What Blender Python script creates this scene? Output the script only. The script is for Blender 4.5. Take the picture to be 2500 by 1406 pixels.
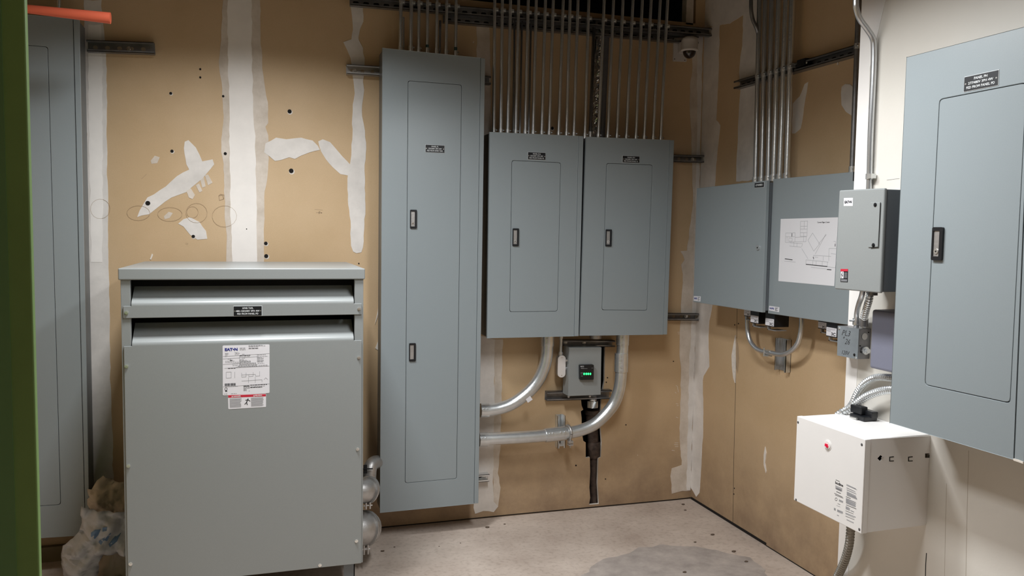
import bpy, bmesh, math, random
from mathutils import Vector as V, Matrix, noise
from mathutils.geometry import tessellate_polygon
random.seed(7)
for o in list(bpy.data.objects): bpy.data.objects.remove(o)
S = bpy.context.scene; COL = S.collection
# ---------------- camera ----------------
FPX, YAW, PIT, ROL, H = 1962.08, .30370949, -.067663, -.01459935, 1.55
cy, sy, cp, sp, cr, sr = math.cos(YAW), math.sin(YAW), math.cos(PIT), math.sin(PIT), math.cos(ROL), math.sin(ROL)
RM = Matrix(((cy, sy, 0), (-sy, cy, 0), (0, 0, 1))) @ Matrix(((1, 0, 0), (0, cp, -sp), (0, sp, cp))) @ Matrix(((cr, 0, sr), (0, 1, 0), (-sr, 0, cr)))
CAM = V((0, 0, H))
cd = bpy.data.cameras.new('camera'); cam = bpy.data.objects.new('camera', cd); COL.objects.link(cam)
cd.sensor_width = 36; cd.lens = 36 * FPX / 2500; cd.clip_start = .02
r_, f_, u_ = RM.col[0], RM.col[1], RM.col[2]
M4 = Matrix(((r_.x, u_.x, -f_.x, 0), (r_.y, u_.y, -f_.y, 0), (r_.z, u_.z, -f_.z, H), (0, 0, 0, 1)))
cam.matrix_world = M4; S.camera = cam
# ---------------- world, exposure, lamps ----------------
W = bpy.data.worlds.new('world'); S.world = W; W.use_nodes = True
W.node_tree.nodes['Background'].inputs[0].default_value = (.55, .6, .7, 1); W.node_tree.nodes['Background'].inputs[1].default_value = .02
S.view_settings.view_transform = 'Standard'; S.view_settings.look = 'None'; S.view_settings.gamma = 1; S.view_settings.use_curve_mapping = False
S.view_settings.exposure = 0.0
LAMPS = [  # x, y, z, length along y, width, watts, spread(deg)
    (1.0, 2.0, 2.47, 1.1, .2, 32, 163),
    (.0, 2.85, 2.80, .34, .34, 37, 146),
    (1.3, -.8, 2.62, .9, .3, 4.5, 160)]  # last entry: unseen fill lamp added to brighten surfaces facing the camera
# ---------------- planes ----------------
YA, XB, XC, YC = 4.128, 2.42, 1.88, 2.222
def ray(px, py): return RM @ V(((px - 1250) / FPX, 1, -(py - 703) / FPX))
class Fr:      # wall frame: local (u right, v up, w out of the wall)
    def __init__(s, kind, c): s.k = kind; s.c = c
    def P(s, u, v, w): return V((u, s.c - w, v)) if s.k == 'Y' else V((s.c - w, -u, v))
    def uv(s, px, py, w=0):
        d = ray(px, py)
        if s.k == 'Y': t = (s.c - w) / d.y; p = CAM + d * t; return (p.x, p.z)
        t = (s.c - w) / d.x; p = CAM + d * t; return (-p.y, p.z)
    def at(s, px, py, w=0): u, v = s.uv(px, py, w); return s.P(u, v, w)
FA, FB, FC = Fr('Y', YA), Fr('X', XB), Fr('X', XC)
def floor_at(px, py, z=0): d = ray(px, py); return CAM + d * ((z - H) / d.z)
# ---------------- materials ----------------
def lin(c): return tuple((x / 12.92 if x <= .04045 else ((x + .055) / 1.055) ** 2.4) for x in (c[0] / 255, c[1] / 255, c[2] / 255)) + (1,)
MATS = {}
def mat(name, rgb, rough=.5, metal=0, var=0, vscale=8, bump=0, bscale=60, rgb2=None, spec=.5, stretch=None, emit=0, coat=0, detail=4):
    if name in MATS: return MATS[name]
    m = bpy.data.materials.new(name); m.use_nodes = True; nt = m.node_tree; b = nt.nodes['Principled BSDF']
    b.inputs['Roughness'].default_value = rough; b.inputs['Metallic'].default_value = metal; b.inputs['Specular IOR Level'].default_value = spec
    if coat: b.inputs['Coat Weight'].default_value = coat; b.inputs['Coat Roughness'].default_value = .3
    c = lin(rgb); b.inputs['Base Color'].default_value = c
    if emit: b.inputs['Emission Color'].default_value = c; b.inputs['Emission Strength'].default_value = emit
    if var or bump or rgb2:
        tc = nt.nodes.new('ShaderNodeTexCoord'); mp = nt.nodes.new('ShaderNodeMapping'); nt.links.new(tc.outputs['Object'], mp.inputs[0])
        if stretch: mp.inputs['Scale'].default_value = stretch
    if var or rgb2:
        n = nt.nodes.new('ShaderNodeTexNoise'); n.inputs['Scale'].default_value = vscale; n.inputs['Detail'].default_value = detail; n.inputs['Roughness'].default_value = .65
        r = nt.nodes.new('ShaderNodeValToRGB'); nt.links.new(mp.outputs[0], n.inputs[0]); nt.links.new(n.outputs[0], r.inputs[0])
        c2 = lin(rgb2) if rgb2 else c
        r.color_ramp.elements[0].position = .3; r.color_ramp.elements[1].position = .7
        r.color_ramp.elements[0].color = tuple(max(0, x * (1 - var)) for x in c[:3]) + (1,); r.color_ramp.elements[1].color = tuple(min(1, x * (1 + var)) for x in c2[:3]) + (1,)
        nt.links.new(r.outputs[0], b.inputs['Base Color'])
    if bump:
        n2 = nt.nodes.new('ShaderNodeTexNoise'); n2.inputs['Scale'].default_value = bscale; n2.inputs['Detail'].default_value = 3
        bp = nt.nodes.new('ShaderNodeBump'); bp.inputs['Strength'].default_value = bump; bp.inputs['Distance'].default_value = .002
        nt.links.new(mp.outputs[0], n2.inputs[0]); nt.links.new(n2.outputs[0], bp.inputs['Height']); nt.links.new(bp.outputs[0], b.inputs['Normal'])
    MATS[name] = m; return m
def drywall(name, rgb, rgb2, dirt, dirt_h=.5, streak=.12):
    m = bpy.data.materials.new(name); m.use_nodes = True; nt = m.node_tree; N = nt.nodes; L = nt.links; b = N['Principled BSDF']
    b.inputs['Roughness'].default_value = .62; b.inputs['Specular IOR Level'].default_value = .35
    tc = N.new('ShaderNodeNewGeometry'); mp = N.new('ShaderNodeMapping'); L.new(tc.outputs['Position'], mp.inputs[0])
    n1 = N.new('ShaderNodeTexNoise'); n1.inputs['Scale'].default_value = 1.6; n1.inputs['Detail'].default_value = 6; n1.inputs['Roughness'].default_value = .6; L.new(mp.outputs[0], n1.inputs[0])
    r1 = N.new('ShaderNodeValToRGB'); L.new(n1.outputs[0], r1.inputs[0]); r1.color_ramp.elements[0].position = .35; r1.color_ramp.elements[1].position = .65
    r1.color_ramp.elements[0].color = lin(rgb); r1.color_ramp.elements[1].color = lin(rgb2)
    # fine fibre
    n2 = N.new('ShaderNodeTexNoise'); n2.inputs['Scale'].default_value = 220; n2.inputs['Detail'].default_value = 2; L.new(mp.outputs[0], n2.inputs[0])
    mx = N.new('ShaderNodeMix'); mx.data_type = 'RGBA'; mx.blend_type = 'MULTIPLY'; mx.inputs[0].default_value = streak
    L.new(r1.outputs[0], mx.inputs[6]); L.new(n2.outputs[0], mx.inputs[7])
    # dirt splashed near the floor
    sx = N.new('ShaderNodeSeparateXYZ'); L.new(tc.outputs['Position'], sx.inputs[0])
    n3 = N.new('ShaderNodeTexNoise'); n3.inputs['Scale'].default_value = 5; n3.inputs['Detail'].default_value = 6; n3.inputs['Roughness'].default_value = .7; L.new(mp.outputs[0], n3.inputs[0])
    mr = N.new('ShaderNodeMapRange'); mr.inputs[1].default_value = 0; mr.inputs[2].default_value = dirt_h; mr.inputs[3].default_value = 1.15; mr.inputs[4].default_value = 0; L.new(sx.outputs[2], mr.inputs[0])
    mu = N.new('ShaderNodeMath'); mu.operation = 'MULTIPLY'; L.new(mr.outputs[0], mu.inputs[0]); L.new(n3.outputs[0], mu.inputs[1])
    mx2 = N.new('ShaderNodeMix'); mx2.data_type = 'RGBA'; L.new(mu.outputs[0], mx2.inputs[0]); L.new(mx.outputs[2], mx2.inputs[6]); mx2.inputs[7].default_value = lin(dirt)
    L.new(mx2.outputs[2], b.inputs['Base Color'])
    bp = N.new('ShaderNodeBump'); bp.inputs['Strength'].default_value = .15; bp.inputs['Distance'].default_value = .003; L.new(n3.outputs[0], bp.inputs['Height']); L.new(bp.outputs[0], b.inputs['Normal'])
    MATS[name] = m; return m
def concrete():
    m = bpy.data.materials.new('concrete'); m.use_nodes = True; nt = m.node_tree; N = nt.nodes; L = nt.links; b = N['Principled BSDF']
    g = N.new('ShaderNodeNewGeometry')
    n1 = N.new('ShaderNodeTexNoise'); n1.inputs['Scale'].default_value = 2.3; n1.inputs['Detail'].default_value = 8; n1.inputs['Roughness'].default_value = .62; L.new(g.outputs['Position'], n1.inputs[0])
    r1 = N.new('ShaderNodeValToRGB'); L.new(n1.outputs[0], r1.inputs[0]); e = r1.color_ramp.elements
    e[0].position = .3; e[0].color = lin((168, 152, 140)); e[1].position = .7; e[1].color = lin((206, 192, 180))
    n2 = N.new('ShaderNodeTexNoise'); n2.inputs['Scale'].default_value = 45; n2.inputs['Detail'].default_value = 5; L.new(g.outputs['Position'], n2.inputs[0])
    r2 = N.new('ShaderNodeValToRGB'); L.new(n2.outputs[0], r2.inputs[0]); e = r2.color_ramp.elements; e[0].position = .33; e[0].color = (.72, .7, .68, 1); e[1].position = .5; e[1].color = (1, 1, 1, 1)
    mx = N.new('ShaderNodeMix'); mx.data_type = 'RGBA'; mx.blend_type = 'MULTIPLY'; mx.inputs[0].default_value = .55; L.new(r1.outputs[0], mx.inputs[6]); L.new(r2.outputs[0], mx.inputs[7])
    L.new(mx.outputs[2], b.inputs['Base Color']); b.inputs['Roughness'].default_value = .75
    bp = N.new('ShaderNodeBump'); bp.inputs['Strength'].default_value = .3; bp.inputs['Distance'].default_value = .003; L.new(n2.outputs[0], bp.inputs['Height']); L.new(bp.outputs[0], b.inputs['Normal'])
    MATS['concrete'] = m; return m
PAINT = mat('grey_enamel', (143, 152, 156), .31, var=.02, vscale=300, bump=.06, bscale=900, spec=.55)
PAINT2 = mat('warm_grey_enamel', (140, 144, 144), .34, var=.025, vscale=250, bump=.06, bscale=900, spec=.55)
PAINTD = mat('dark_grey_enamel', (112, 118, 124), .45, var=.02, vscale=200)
PURP = mat('blue_grey_enamel', (122, 124, 140), .5, var=.02, vscale=200)
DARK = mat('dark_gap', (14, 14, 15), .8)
BODY = mat('galvanised_body', (120, 124, 126), .45, .7, var=.08, vscale=20)
GALV = mat('galvanised_steel', (208, 211, 214), .27, .82, var=.12, vscale=14, stretch=(1, 1, .25), bump=.15, bscale=80)
GALVB = mat('galvanised_bright', (220, 223, 224), .27, .8, var=.08, vscale=30, bump=.2, bscale=120)
GALVD = mat('dull_galvanised', (136, 136, 138), .42, .75, var=.2, vscale=18, bump=.2, bscale=60)
CAST = mat('cast_zinc', (182, 180, 178), .42, .75, var=.1, vscale=25, bump=.3, bscale=140)
ZINC = mat('zinc_screw', (225, 225, 222), .25, .85)
BLACK = mat('black_plastic', (22, 24, 28), .35)
WHITEP = mat('white_enamel', (236, 234, 232), .4, var=.01)
OFFW = mat('painted_wall', (218, 214, 206), .55, var=.035, vscale=2.2, bump=.1, bscale=120)
TRIMW = mat('fresh_white_paint', (236, 233, 230), .5, var=.02, vscale=5)
PLATE = mat('black_laminate', (20, 22, 27), .4)
LETW = mat('white_letters', (225, 228, 230), .5)
LETK = mat('black_ink', (52, 52, 56), .6)
LETG = mat('grey_ink', (150, 151, 155), .7)
LETL = mat('faint_ink', (186, 187, 192), .7)
PAPER = mat('white_paper', (232, 232, 236), .6)
STICK = mat('white_sticker', (226, 225, 230), .35)
BLUE = mat('blue_ink', (40, 48, 130), .5)
RED = mat('red_print', (196, 40, 62), .45)
MUD = mat('joint_compound', (216, 210, 204), .7, var=.06, vscale=7, bump=.25, bscale=25, rgb2=(228, 222, 216))
MUDW = mat('joint_tape_white', (242, 236, 230), .7, var=.04, vscale=9, bump=.15, bscale=30)
MUDT = mat('thin_compound', (204, 190, 174), .72, var=.07, vscale=10, rgb2=(218, 207, 195))
HOLE = mat('hole_dark', (18, 13, 10), .9)
PENC = mat('pencil_mark', (170, 146, 117), .8)
GYP = mat('torn_gypsum', (226, 218, 208), .8, var=.1, vscale=60)
DRY = drywall('drywall_paper', (201, 172, 134), (211, 183, 147), (112, 90, 76), .6)
GREEN = mat('green_paint', (124, 158, 92), .5, var=.08, vscale=6, bump=.1, bscale=50)
ORANGE = mat('orange_plastic', (222, 104, 74), .5)
IRON = mat('rusty_iron', (52, 42, 38), .65, .3, var=.35, vscale=22, bump=.6, bscale=50, rgb2=(84, 70, 62))
FOIL = mat('crumpled_foil', (220, 220, 220), .13, 1)
TAPE = mat('duct_tape', (108, 108, 112), .45, .3, var=.08, vscale=30)
DECK = mat('dark_deck', (38, 38, 40), .8, var=.3, vscale=3)
VOID = mat('void_dark', (24, 22, 22), .95)
CONC = concrete()
STAIN = mat('floor_stain', (152, 143, 137), .7, var=.12, vscale=9, rgb2=(172, 162, 155), detail=9)
BAGM = mat('plastic_bag', (176, 178, 184), .35, var=.08, vscale=12, spec=.6)
KRAFT = mat('tan_paper', (176, 164, 148), .8, var=.12, vscale=12)
GREENSC = mat('green_led', (40, 235, 110), .4, emit=3.2)
REDL = mat('red_button', (210, 20, 60), .35, emit=.25)
CLEARW = mat('camera_housing', (214, 208, 204), .35)
DOME = mat('smoked_dome', (40, 28, 28), .08, spec=.8)
TUBE = mat('lamp_diffuser', (255, 252, 240), .5, emit=3)
# ---------------- mesh builder ----------------
class MB:
    def __init__(s, *mats): s.v = []; s.f = []; s.m = list(mats); s.sm = []
    def face(s, idx, mi=0, smooth=False): s.f.append((idx, mi)); s.sm.append(smooth)
    def add(s, pts): b = len(s.v); s.v += [V(p) for p in pts]; return b
    def hexa(s, p, mi=0):   # 8 points: 0-3 bottom loop, 4-7 top loop
        b = s.add(p)
        for q in ((0, 3, 2, 1), (4, 5, 6, 7), (0, 1, 5, 4), (1, 2, 6, 5), (2, 3, 7, 6), (3, 0, 4, 7)): s.face([b + i for i in q], mi)
    def box(s, a, c, mi=0):
        (x0, y0, z0), (x1, y1, z1) = a, c
        s.hexa([(x0, y0, z0), (x1, y0, z0), (x1, y1, z0), (x0, y1, z0), (x0, y0, z1), (x1, y0, z1), (x1, y1, z1), (x0, y1, z1)], mi)
    def fbox(s, F, u0, u1, v0, v1, w0, w1, mi=0):
        s.prism(F, [(u0, v0), (u1, v0), (u1, v1), (u0, v1)], w0, w1, mi)
    def prism(s, F, pts, w0, w1, mi=0, back=True):   # polygon extruded from w0 to w1 (w1 toward the room)
        n = len(pts); a = sum(pts[i][0] * pts[(i + 1) % n][1] - pts[(i + 1) % n][0] * pts[i][1] for i in range(n))
        if a < 0: pts = pts[::-1]
        b0 = s.add([F.P(u, v, w0) for u, v in pts]); b1 = s.add([F.P(u, v, w1) for u, v in pts])
        if n <= 4: s.face([b1 + i for i in range(n)], mi)
        else:
            for t in tessellate_polygon([[V((u, v, 0)) for u, v in pts]]):
                x, y, z = t; A = (pts[y][0] - pts[x][0]) * (pts[z][1] - pts[x][1]) - (pts[z][0] - pts[x][0]) * (pts[y][1] - pts[x][1])
                if A < 0: t = t[::-1]
                s.face([b1 + i for i in t], mi)
        if back: s.face([b0 + i for i in reversed(range(n))], mi)
        for i in range(n): j = (i + 1) % n; s.face([b0 + i, b0 + j, b1 + j, b1 + i], mi)
    def ring(s, F, outer, inner, w0, w1, mi=0, mside=None):  # plate with one hole (or list of holes)
        holes = inner if inner and isinstance(inner[0][0], (tuple, list)) else [inner]
        loops = [outer] + holes; flat = [p for l in loops for p in l]
        tris = tessellate_polygon([[V((u, v, 0)) for u, v in l] for l in loops])
        b0 = s.add([F.P(u, v, w0) for u, v in flat]); b1 = s.add([F.P(u, v, w1) for u, v in flat])
        for t in tris:
            x, y, z = t; A = (flat[y][0] - flat[x][0]) * (flat[z][1] - flat[x][1]) - (flat[z][0] - flat[x][0]) * (flat[y][1] - flat[x][1])
            if A < 0: t = t[::-1]
            s.face([b1 + i for i in t], mi); s.face([b0 + i for i in reversed(t)], mi)
        o = 0; ms = mi if mside is None else mside
        for k, l in enumerate(loops):
            n = len(l)
            for i in range(n): j = (i + 1) % n; s.face([b0 + o + i, b0 + o + j, b1 + o + j, b1 + o + i], ms)
            o += n
    def tube(s, path, r, n=14, mi=0, cap=True, smooth=True, squash=None):
        path = [V(p) for p in path]; rs = list(r) if isinstance(r, (list, tuple)) else [r] * len(path)
        if len(rs) != len(path):
            q_ = rs; rs = []
            for i in range(len(path)): x = i / (len(path) - 1) * (len(q_) - 1); j = min(int(x), len(q_) - 2); rs.append(q_[j] + (q_[j + 1] - q_[j]) * (x - j))
        T = [(path[min(i + 1, len(path) - 1)] - path[max(i - 1, 0)]).normalized() for i in range(len(path))]
        up = V((0, 0, 1)) if abs(T[0].z) < .9 else V((1, 0, 0)); N = (up - T[0] * up.dot(T[0])).normalized(); b = len(s.v)
        for i, p in enumerate(path):
            if i: N = (N - T[i] * N.dot(T[i])).normalized()
            B = T[i].cross(N)
            for k in range(n): a = 2 * math.pi * k / n; s.v.append(p + (N * math.cos(a) + B * math.sin(a)) * rs[i])
        for i in range(len(path) - 1):
            for k in range(n): j = (k + 1) % n; s.face([b + i * n + k, b + i * n + j, b + (i + 1) * n + j, b + (i + 1) * n + k], mi, smooth)
        if cap:
            c0 = s.add(s.v[b:b + n]); s.face([c0 + k for k in reversed(range(n))], mi)
            e_ = b + (len(path) - 1) * n; c1 = s.add(s.v[e_:e_ + n]); s.face([c1 + k for k in range(n)], mi)
    def disc(s, F, u, v, r, w0, w1, n=12, mi=0, dome=0, ry=None):
        pts = [(u + r * math.cos(2 * math.pi * k / n), v + (ry or r) * math.sin(2 * math.pi * k / n)) for k in range(n)]
        s.prism(F, pts, w0, w1, mi)
        if dome: s.prism(F, [(u + (a - u) * .6, v + (c - v) * .6) for a, c in pts], w1, w1 + dome, mi)
    def build(s, name, parent=None, bevel=0, seg=2, auto=False):
        me = bpy.data.meshes.new(name); me.from_pydata([tuple(v) for v in s.v], [], [f for f, _ in s.f])
        for m in s.m: me.materials.append(m)
        for p, (f, mi), sm in zip(me.polygons, s.f, s.sm): p.material_index = mi; p.use_smooth = sm
        me.validate(); me.update()
        o = bpy.data.objects.new(name, me); COL.objects.link(o)
        if parent is not None: o.parent = parent
        if bevel:
            b = o.modifiers.new('bevel', 'BEVEL'); b.width = bevel; b.segments = seg; b.limit_method = 'ANGLE'; b.angle_limit = math.radians(40)
        return o
def tag(o, label=None, cat=None, group=None, kind=None):
    if label: o['label'] = label
    if cat: o['category'] = cat
    if group: o['group'] = group
    if kind: o['kind'] = kind
    return o
ROOTS = []
def thing(name, label, cat, group=None):
    o = bpy.data.objects.new(name, None); COL.objects.link(o); tag(o, label, cat, group); o.empty_display_size = .05; ROOTS.append(o); return o
def smooth(pts, n=6):   # Catmull-Rom
    P = [V(p) for p in pts]; P = [P[0] * 2 - P[1]] + P + [P[-1] * 2 - P[-2]]; out = []
    for i in range(1, len(P) - 2):
        for k in range(n):
            t = k / n; a, b, c, d = P[i - 1:i + 3]
            out.append(.5 * ((2 * b) + (c - a) * t + (2 * a - 5 * b + 4 * c - d) * t * t + (3 * b - a - 3 * c + d) * t ** 3))
    out.append(P[-2]); return out
def resample(path, step):
    out = [path[0].copy()]; acc = 0
    for a, b in zip(path, path[1:]):
        L = (b - a).length
        if L < 1e-9: continue
        d = step - acc
        while d <= L: out.append(a.lerp(b, d / L)); d += step
        acc = L - (d - step)
    return out
def flex(m, pts, r, pitch=.0075, mi=0, n=12):   # corrugated conduit
    p = resample(smooth(pts, 12), pitch / 4); pr = (-.06, .14, .14, -.06); m.tube(p, [r * (1 + pr[i % 4]) for i in range(len(p))], n, mi, smooth=False)
def rrect(u0, u1, v0, v1, r, n=4):
    out = []
    for cx, cz, a0 in ((u1 - r, v1 - r, 0), (u0 + r, v1 - r, 90), (u0 + r, v0 + r, 180), (u1 - r, v0 + r, 270)):
        for k in range(n + 1): a = math.radians(a0 + 90 * k / n); out.append((cx + r * math.cos(a), cz + r * math.sin(a)))
    return out
def quad(F, w, *px): return [F.uv(x, y, w) for x, y in px]
def inset_quad(q, r, n=3):   # rounded corners for any convex quad
    out = []; q = [V(p) for p in q]
    for i in range(4):
        a, b, c = q[i - 1], q[i], q[(i + 1) % 4]; p0 = b + (a - b).normalized() * r; p1 = b + (c - b).normalized() * r
        for k in range(n + 1): t = k / n; out.append(tuple(p0 * (1 - t) ** 2 + b * 2 * t * (1 - t) + p1 * t * t))
    return out
def shrink(pts, d):
    c = V((sum(p[0] for p in pts) / len(pts), sum(p[1] for p in pts) / len(pts))); out = []
    for p in pts: e = V(p) - c; out.append((p[0] - math.copysign(d, e.x), p[1] - math.copysign(d, e.y)))
    return out
def text(F, s, u, v, w, width=None, height=None, m=None, parent=None, name='lettering', slant=0, bold=0, tilt=0, left=False):
    c = bpy.data.curves.new('t', 'FONT'); c.body = s; c.size = 1; c.shear = slant; c.extrude = .02; c.offset = bold; c.align_x = 'CENTER'; c.resolution_u = 2
    t = bpy.data.objects.new('t', c); me = bpy.data.meshes.new_from_object(t); bpy.data.objects.remove(t); bpy.data.curves.remove(c)
    xs = [q.co.x for q in me.vertices]; ys = [q.co.y for q in me.vertices]; x0, x1, y0, y1 = min(xs), max(xs), min(ys), max(ys)
    sx = (width / (x1 - x0)) if width else None; sz = (height / (y1 - y0)) if height else None; sx = sx or sz; sz = sz or sx
    for q in me.vertices:
        a = (q.co.x - (x0 if left else (x0 + x1) / 2)) * sx; b = (q.co.y - (y0 + y1) / 2) * sz
        ca, sa = math.cos(tilt), math.sin(tilt)
        q.co = F.P(u + a * ca - b * sa, v + a * sa + b * ca, w + (.0004 if q.co.z > 0 else 0))
    me.materials.append(m or LETW); me.name = name; o = bpy.data.objects.new(name, me); COL.objects.link(o)
    if parent is not None: o.parent = parent
    return o
def line(m, F, pts, w, t, mi=0, h=.0003):   # stroke along points in the frame
    for a, b in zip(pts, pts[1:]):
        a, b = V(a), V(b); d = (b - a)
        if d.length < 1e-6: continue
        n = V((-d.y, d.x)).normalized() * t / 2; m.prism(F, [tuple(a - n), tuple(b - n), tuple(b + n), tuple(a + n)], w, w + h, mi)
def bil(q, s, t):  # q: TL TR BR BL
    a = V(q[0]).lerp(V(q[1]), s); b = V(q[3]).lerp(V(q[2]), s); return tuple(a.lerp(b, t))
# ================= THE SETTING =================
fl = MB(CONC); fl.box((-1.7, -1.4, -.1), (2.6, 4.2, 0)); tag(fl.build('floor'), kind='structure')
ce = MB(DECK); ce.box((-1.8, -1.5, 3.3), (2.7, 4.75, 3.4))
for i in range(26): ce.box((-1.8, -1.4 + i * .24, 3.26), (2.7, -1.28 + i * .24, 3.3))
tag(ce.build('ceiling'), kind='structure')
def wl(name, a, b, m): q = MB(m); q.box(a, b); return tag(q.build(name), kind='structure')
wl('wall_left', (-1.72, -1.4, 0), (-1.6, 4.75, 3.3), DRY)
wl('wall_front', (-1.72, -1.5, 0), (2.6, -1.4, 3.3), DRY)
wl('wall_void', (-1.72, 4.62, 2.0), (2.7, 4.7, 3.3), VOID)
# back wall: drywall sheet with the pipe chase cut out, low enough to leave the dark void above
wb = MB(DRY, GYP)
chase = quad(FA, 0, (1418, 971), (1420, 990), (1424, 1000), (1418, 1004), (1420, 1020), (1420, 1034), (1424, 1046), (1421, 1058), (1424, 1076), (1430, 1080), (1430, 1118),
             (1440, 1116), (1441, 1150), (1439, 1190), (1441, 1215), (1438, 1232), (1462, 1230), (1459, 1180), (1461, 1118), (1467, 1116), (1469, 1080), (1466, 1040), (1468, 971), (1476, 930), (1477, 845), (1480, 838), (1424, 838), (1422, 900))
chase2 = quad(FA, 0, (1440, 328), (1443, 240), (1449, 150), (1455, 76), (1486, 78), (1484, 118), (1479, 134), (1482, 200), (1476, 270), (1474, 328))
zt = 2.752
wb.ring(FA, [(-1.6, 0), (2.36, 0), (2.36, zt), (-1.6, zt)], [chase, chase2], -.016, 0, 0, 1)
WB = tag(wb.build('wall_back'), kind='structure')
cv = MB(VOID); cv.box((1.35, YA + .2, 0), (2.0, YA + .22, 2.7)); cv.box((1.35, YA + .017, 0), (1.37, YA + .2, 2.7)); cv.box((2.0, YA + .017, 0), (2.02, YA + .2, 2.7))
tag(cv.build('wall_chase'), kind='structure')
wr = MB(DRY, GYP); wr.box((XB, YC - .1, 0), (XB + .05, YA + .02, 3.3)); wr.box((2.36, YA, 0), (XB, YA + .05, 3.3)); WR = tag(wr.build('wall_right'), kind='structure')
ww = MB(OFFW, TRIMW); ww.box((XC, -1.4, 0), (XB + .05, YC, 3.3)); WW = tag(ww.build('wall_right_near', bevel=.003), kind='structure')
# corner bead and drywall seams on the white wall
q = MB(TRIMW); u0 = -YC
q.prism(FC, [(u0, 0), (u0 + .055, 0), (u0 + .05, .9), (u0 + .06, 1.6), (u0 + .05, 2.1), (u0 + .12, 2.35), (u0 + .14, 3.2), (u0, 3.2)], 0, .0012)
o = q.build('corner_bead', WW)
q = MB(mat('seam', (186, 178, 166), .8))
line(q, FC, quad(FC, 0, (2365, 1100), (2361, 1250), (2358, 1406)), 0, .0015)
line(q, FC, quad(FC, 0, (2311, 1180), (2308, 1300), (2306, 1406)), 0, .0012); q.build('seam', WW)
q = MB(DARK); line(q, FC, quad(FC, 0, (2262, 1350), (2260, 1380), (2259, 1420)), 0, .003); line(q, FC, quad(FC, 0, (2165, 440), (2185, 437), (2196, 436)), 0, .0008); q.build('crack', WW)
# joint compound on the back wall
PK = [0]
def patch(F, par, pts, m=MUD, h=.0012, name='joint_compound'):
    PK[0] += 1; h = h + .00013 * (PK[0] % 7)
    P = [V(F.uv(x, y)) for x, y in pts]; out = []; n = len(P)   # add fine ragged edge
    for i in range(n):
        a, b = P[i], P[(i + 1) % n]; k = max(1, int((b - a).length / .025)); nn = V((-(b - a).y, (b - a).x)); nn = nn.normalized() if nn.length else nn
        for j in range(k):
            t = j / k; p = a.lerp(b, t)
            if j: p += nn * (noise.noise(V((p.x * 23, p.y * 23, 1.3))) * .006)
            out.append(tuple(p))
    q = MB(m); q.prism(F, out, 0, h, back=False); return q.build(name, par)
patch(FA, WB, [(205, 0), (248, 0), (252, 60), (258, 110), (259, 155), (262, 250), (260, 330), (262, 400), (264, 520), (265, 640), (268, 800), (272, 980), (276, 1120), (278, 1190), (232, 1195), (226, 1120), (222, 900), (210, 300)], MUD, .001)
patch(FA, WB, [(216, 60), (246, 60), (250, 160), (250, 640), (246, 640), (222, 640), (216, 300)], MUDW, .0018)
patch(FA, WB, [(545, 0), (541, 60), (540, 100), (534, 150), (536, 175), (541, 200), (544, 250), (545, 300), (540, 340), (540, 370), (546, 400), (548, 480), (552, 560), (553, 660), (643, 660), (644, 560), (645, 480), (652, 440), (655, 400), (655, 330), (648, 310), (655, 300), (654, 250), (645, 200), (640, 150), (636, 80), (635, 0)], MUDT, .0009)
patch(FA, WB, [(556, 0), (556, 120), (560, 250), (561, 400), (563, 500), (567, 660), (628, 660), (627, 520), (625, 400), (618, 250), (615, 120), (614, 0)], MUDW, .0018)
patch(FA, WB, [(855.6, 14), (859, 36), (861, 60), (859, 85), (858, 96), (838, 103), (847, 121), (856, 142), (859, 171), (863, 199), (866, 228), (861, 256), (859, 302), (860, 341), (856, 391), (850, 423), (848, 462), (850, 500), (856, 540), (857, 600), (862, 614), (870, 618), (882, 616), (886, 604), (889, 560), (892, 498), (891, 434), (890, 402), (894, 363), (891, 320), (884, 284), (884, 256), (889, 220), (886, 199), (889, 171), (890, 142), (886, 117), (876, 98), (875, 92), (879, 71), (887, 53), (886, 14)], MUD)
patch(FA, WB, [(648, 350), (674, 336), (699, 340), (735, 336), (763, 343), (776, 356), (781, 366), (756, 372), (735, 380), (720, 388), (706, 384), (685, 391), (671, 393), (656, 380), (645, 372)], MUD)
patch(FA, WB, [(777, 345), (788, 340), (806, 347), (820, 363), (836, 382), (858, 405), (856, 430), (831, 425), (813, 409), (795, 388), (784, 370)], MUD)
patch(FA, WB, [(341, 514), (360, 482), (405, 455), (432, 430), (462, 414), (455, 401), (449, 362), (451, 346), (460, 342), (478, 360), (494, 394), (519, 389), (523, 401), (505, 423), (482, 446), (455, 469), (419, 482), (387, 505), (364, 523), (346, 526), (335, 530)], MUD)
patch(FA, WB, [(435, 546), (448, 535), (464, 530), (487, 542), (503, 564), (506, 583), (482, 585), (464, 573), (448, 553)], MUD)
for pts in ([(488, 434), (497, 430), (502, 455), (494, 458)], [(500, 428), (508, 426), (519, 446), (508, 452)], [(478, 452), (486, 448), (494, 466), (487, 470)], [(455, 466), (466, 460), (476, 476), (470, 486), (461, 482)], [(400, 528), (412, 517), (422, 520), (414, 532), (402, 535)], [(368, 392), (378, 380), (390, 384), (384, 398), (370, 400)]):
    patch(FA, WB, pts, MUDT, .0008)
patch(FA, WB, [(1164, 46), (1194, 46), (1200, 330), (1190, 340), (1160, 330)], MUDT, .0012)
patch(FA, WB, [(1162, 815), (1208, 828), (1206.5, 971), (1205, 1087), (1203, 1152), (1205, 1224), (1216, 1236), (1205, 1250), (1180, 1247), (1160, 1254), (1156, 1240), (1160, 1000)], MUD)
patch(FA, WB, [(1208, 828), (1228, 828), (1224, 960), (1222, 1087), (1215, 1155), (1222, 1190), (1216, 1236), (1204, 1224), (1204, 1100)], MUDT, .0006)
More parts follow.
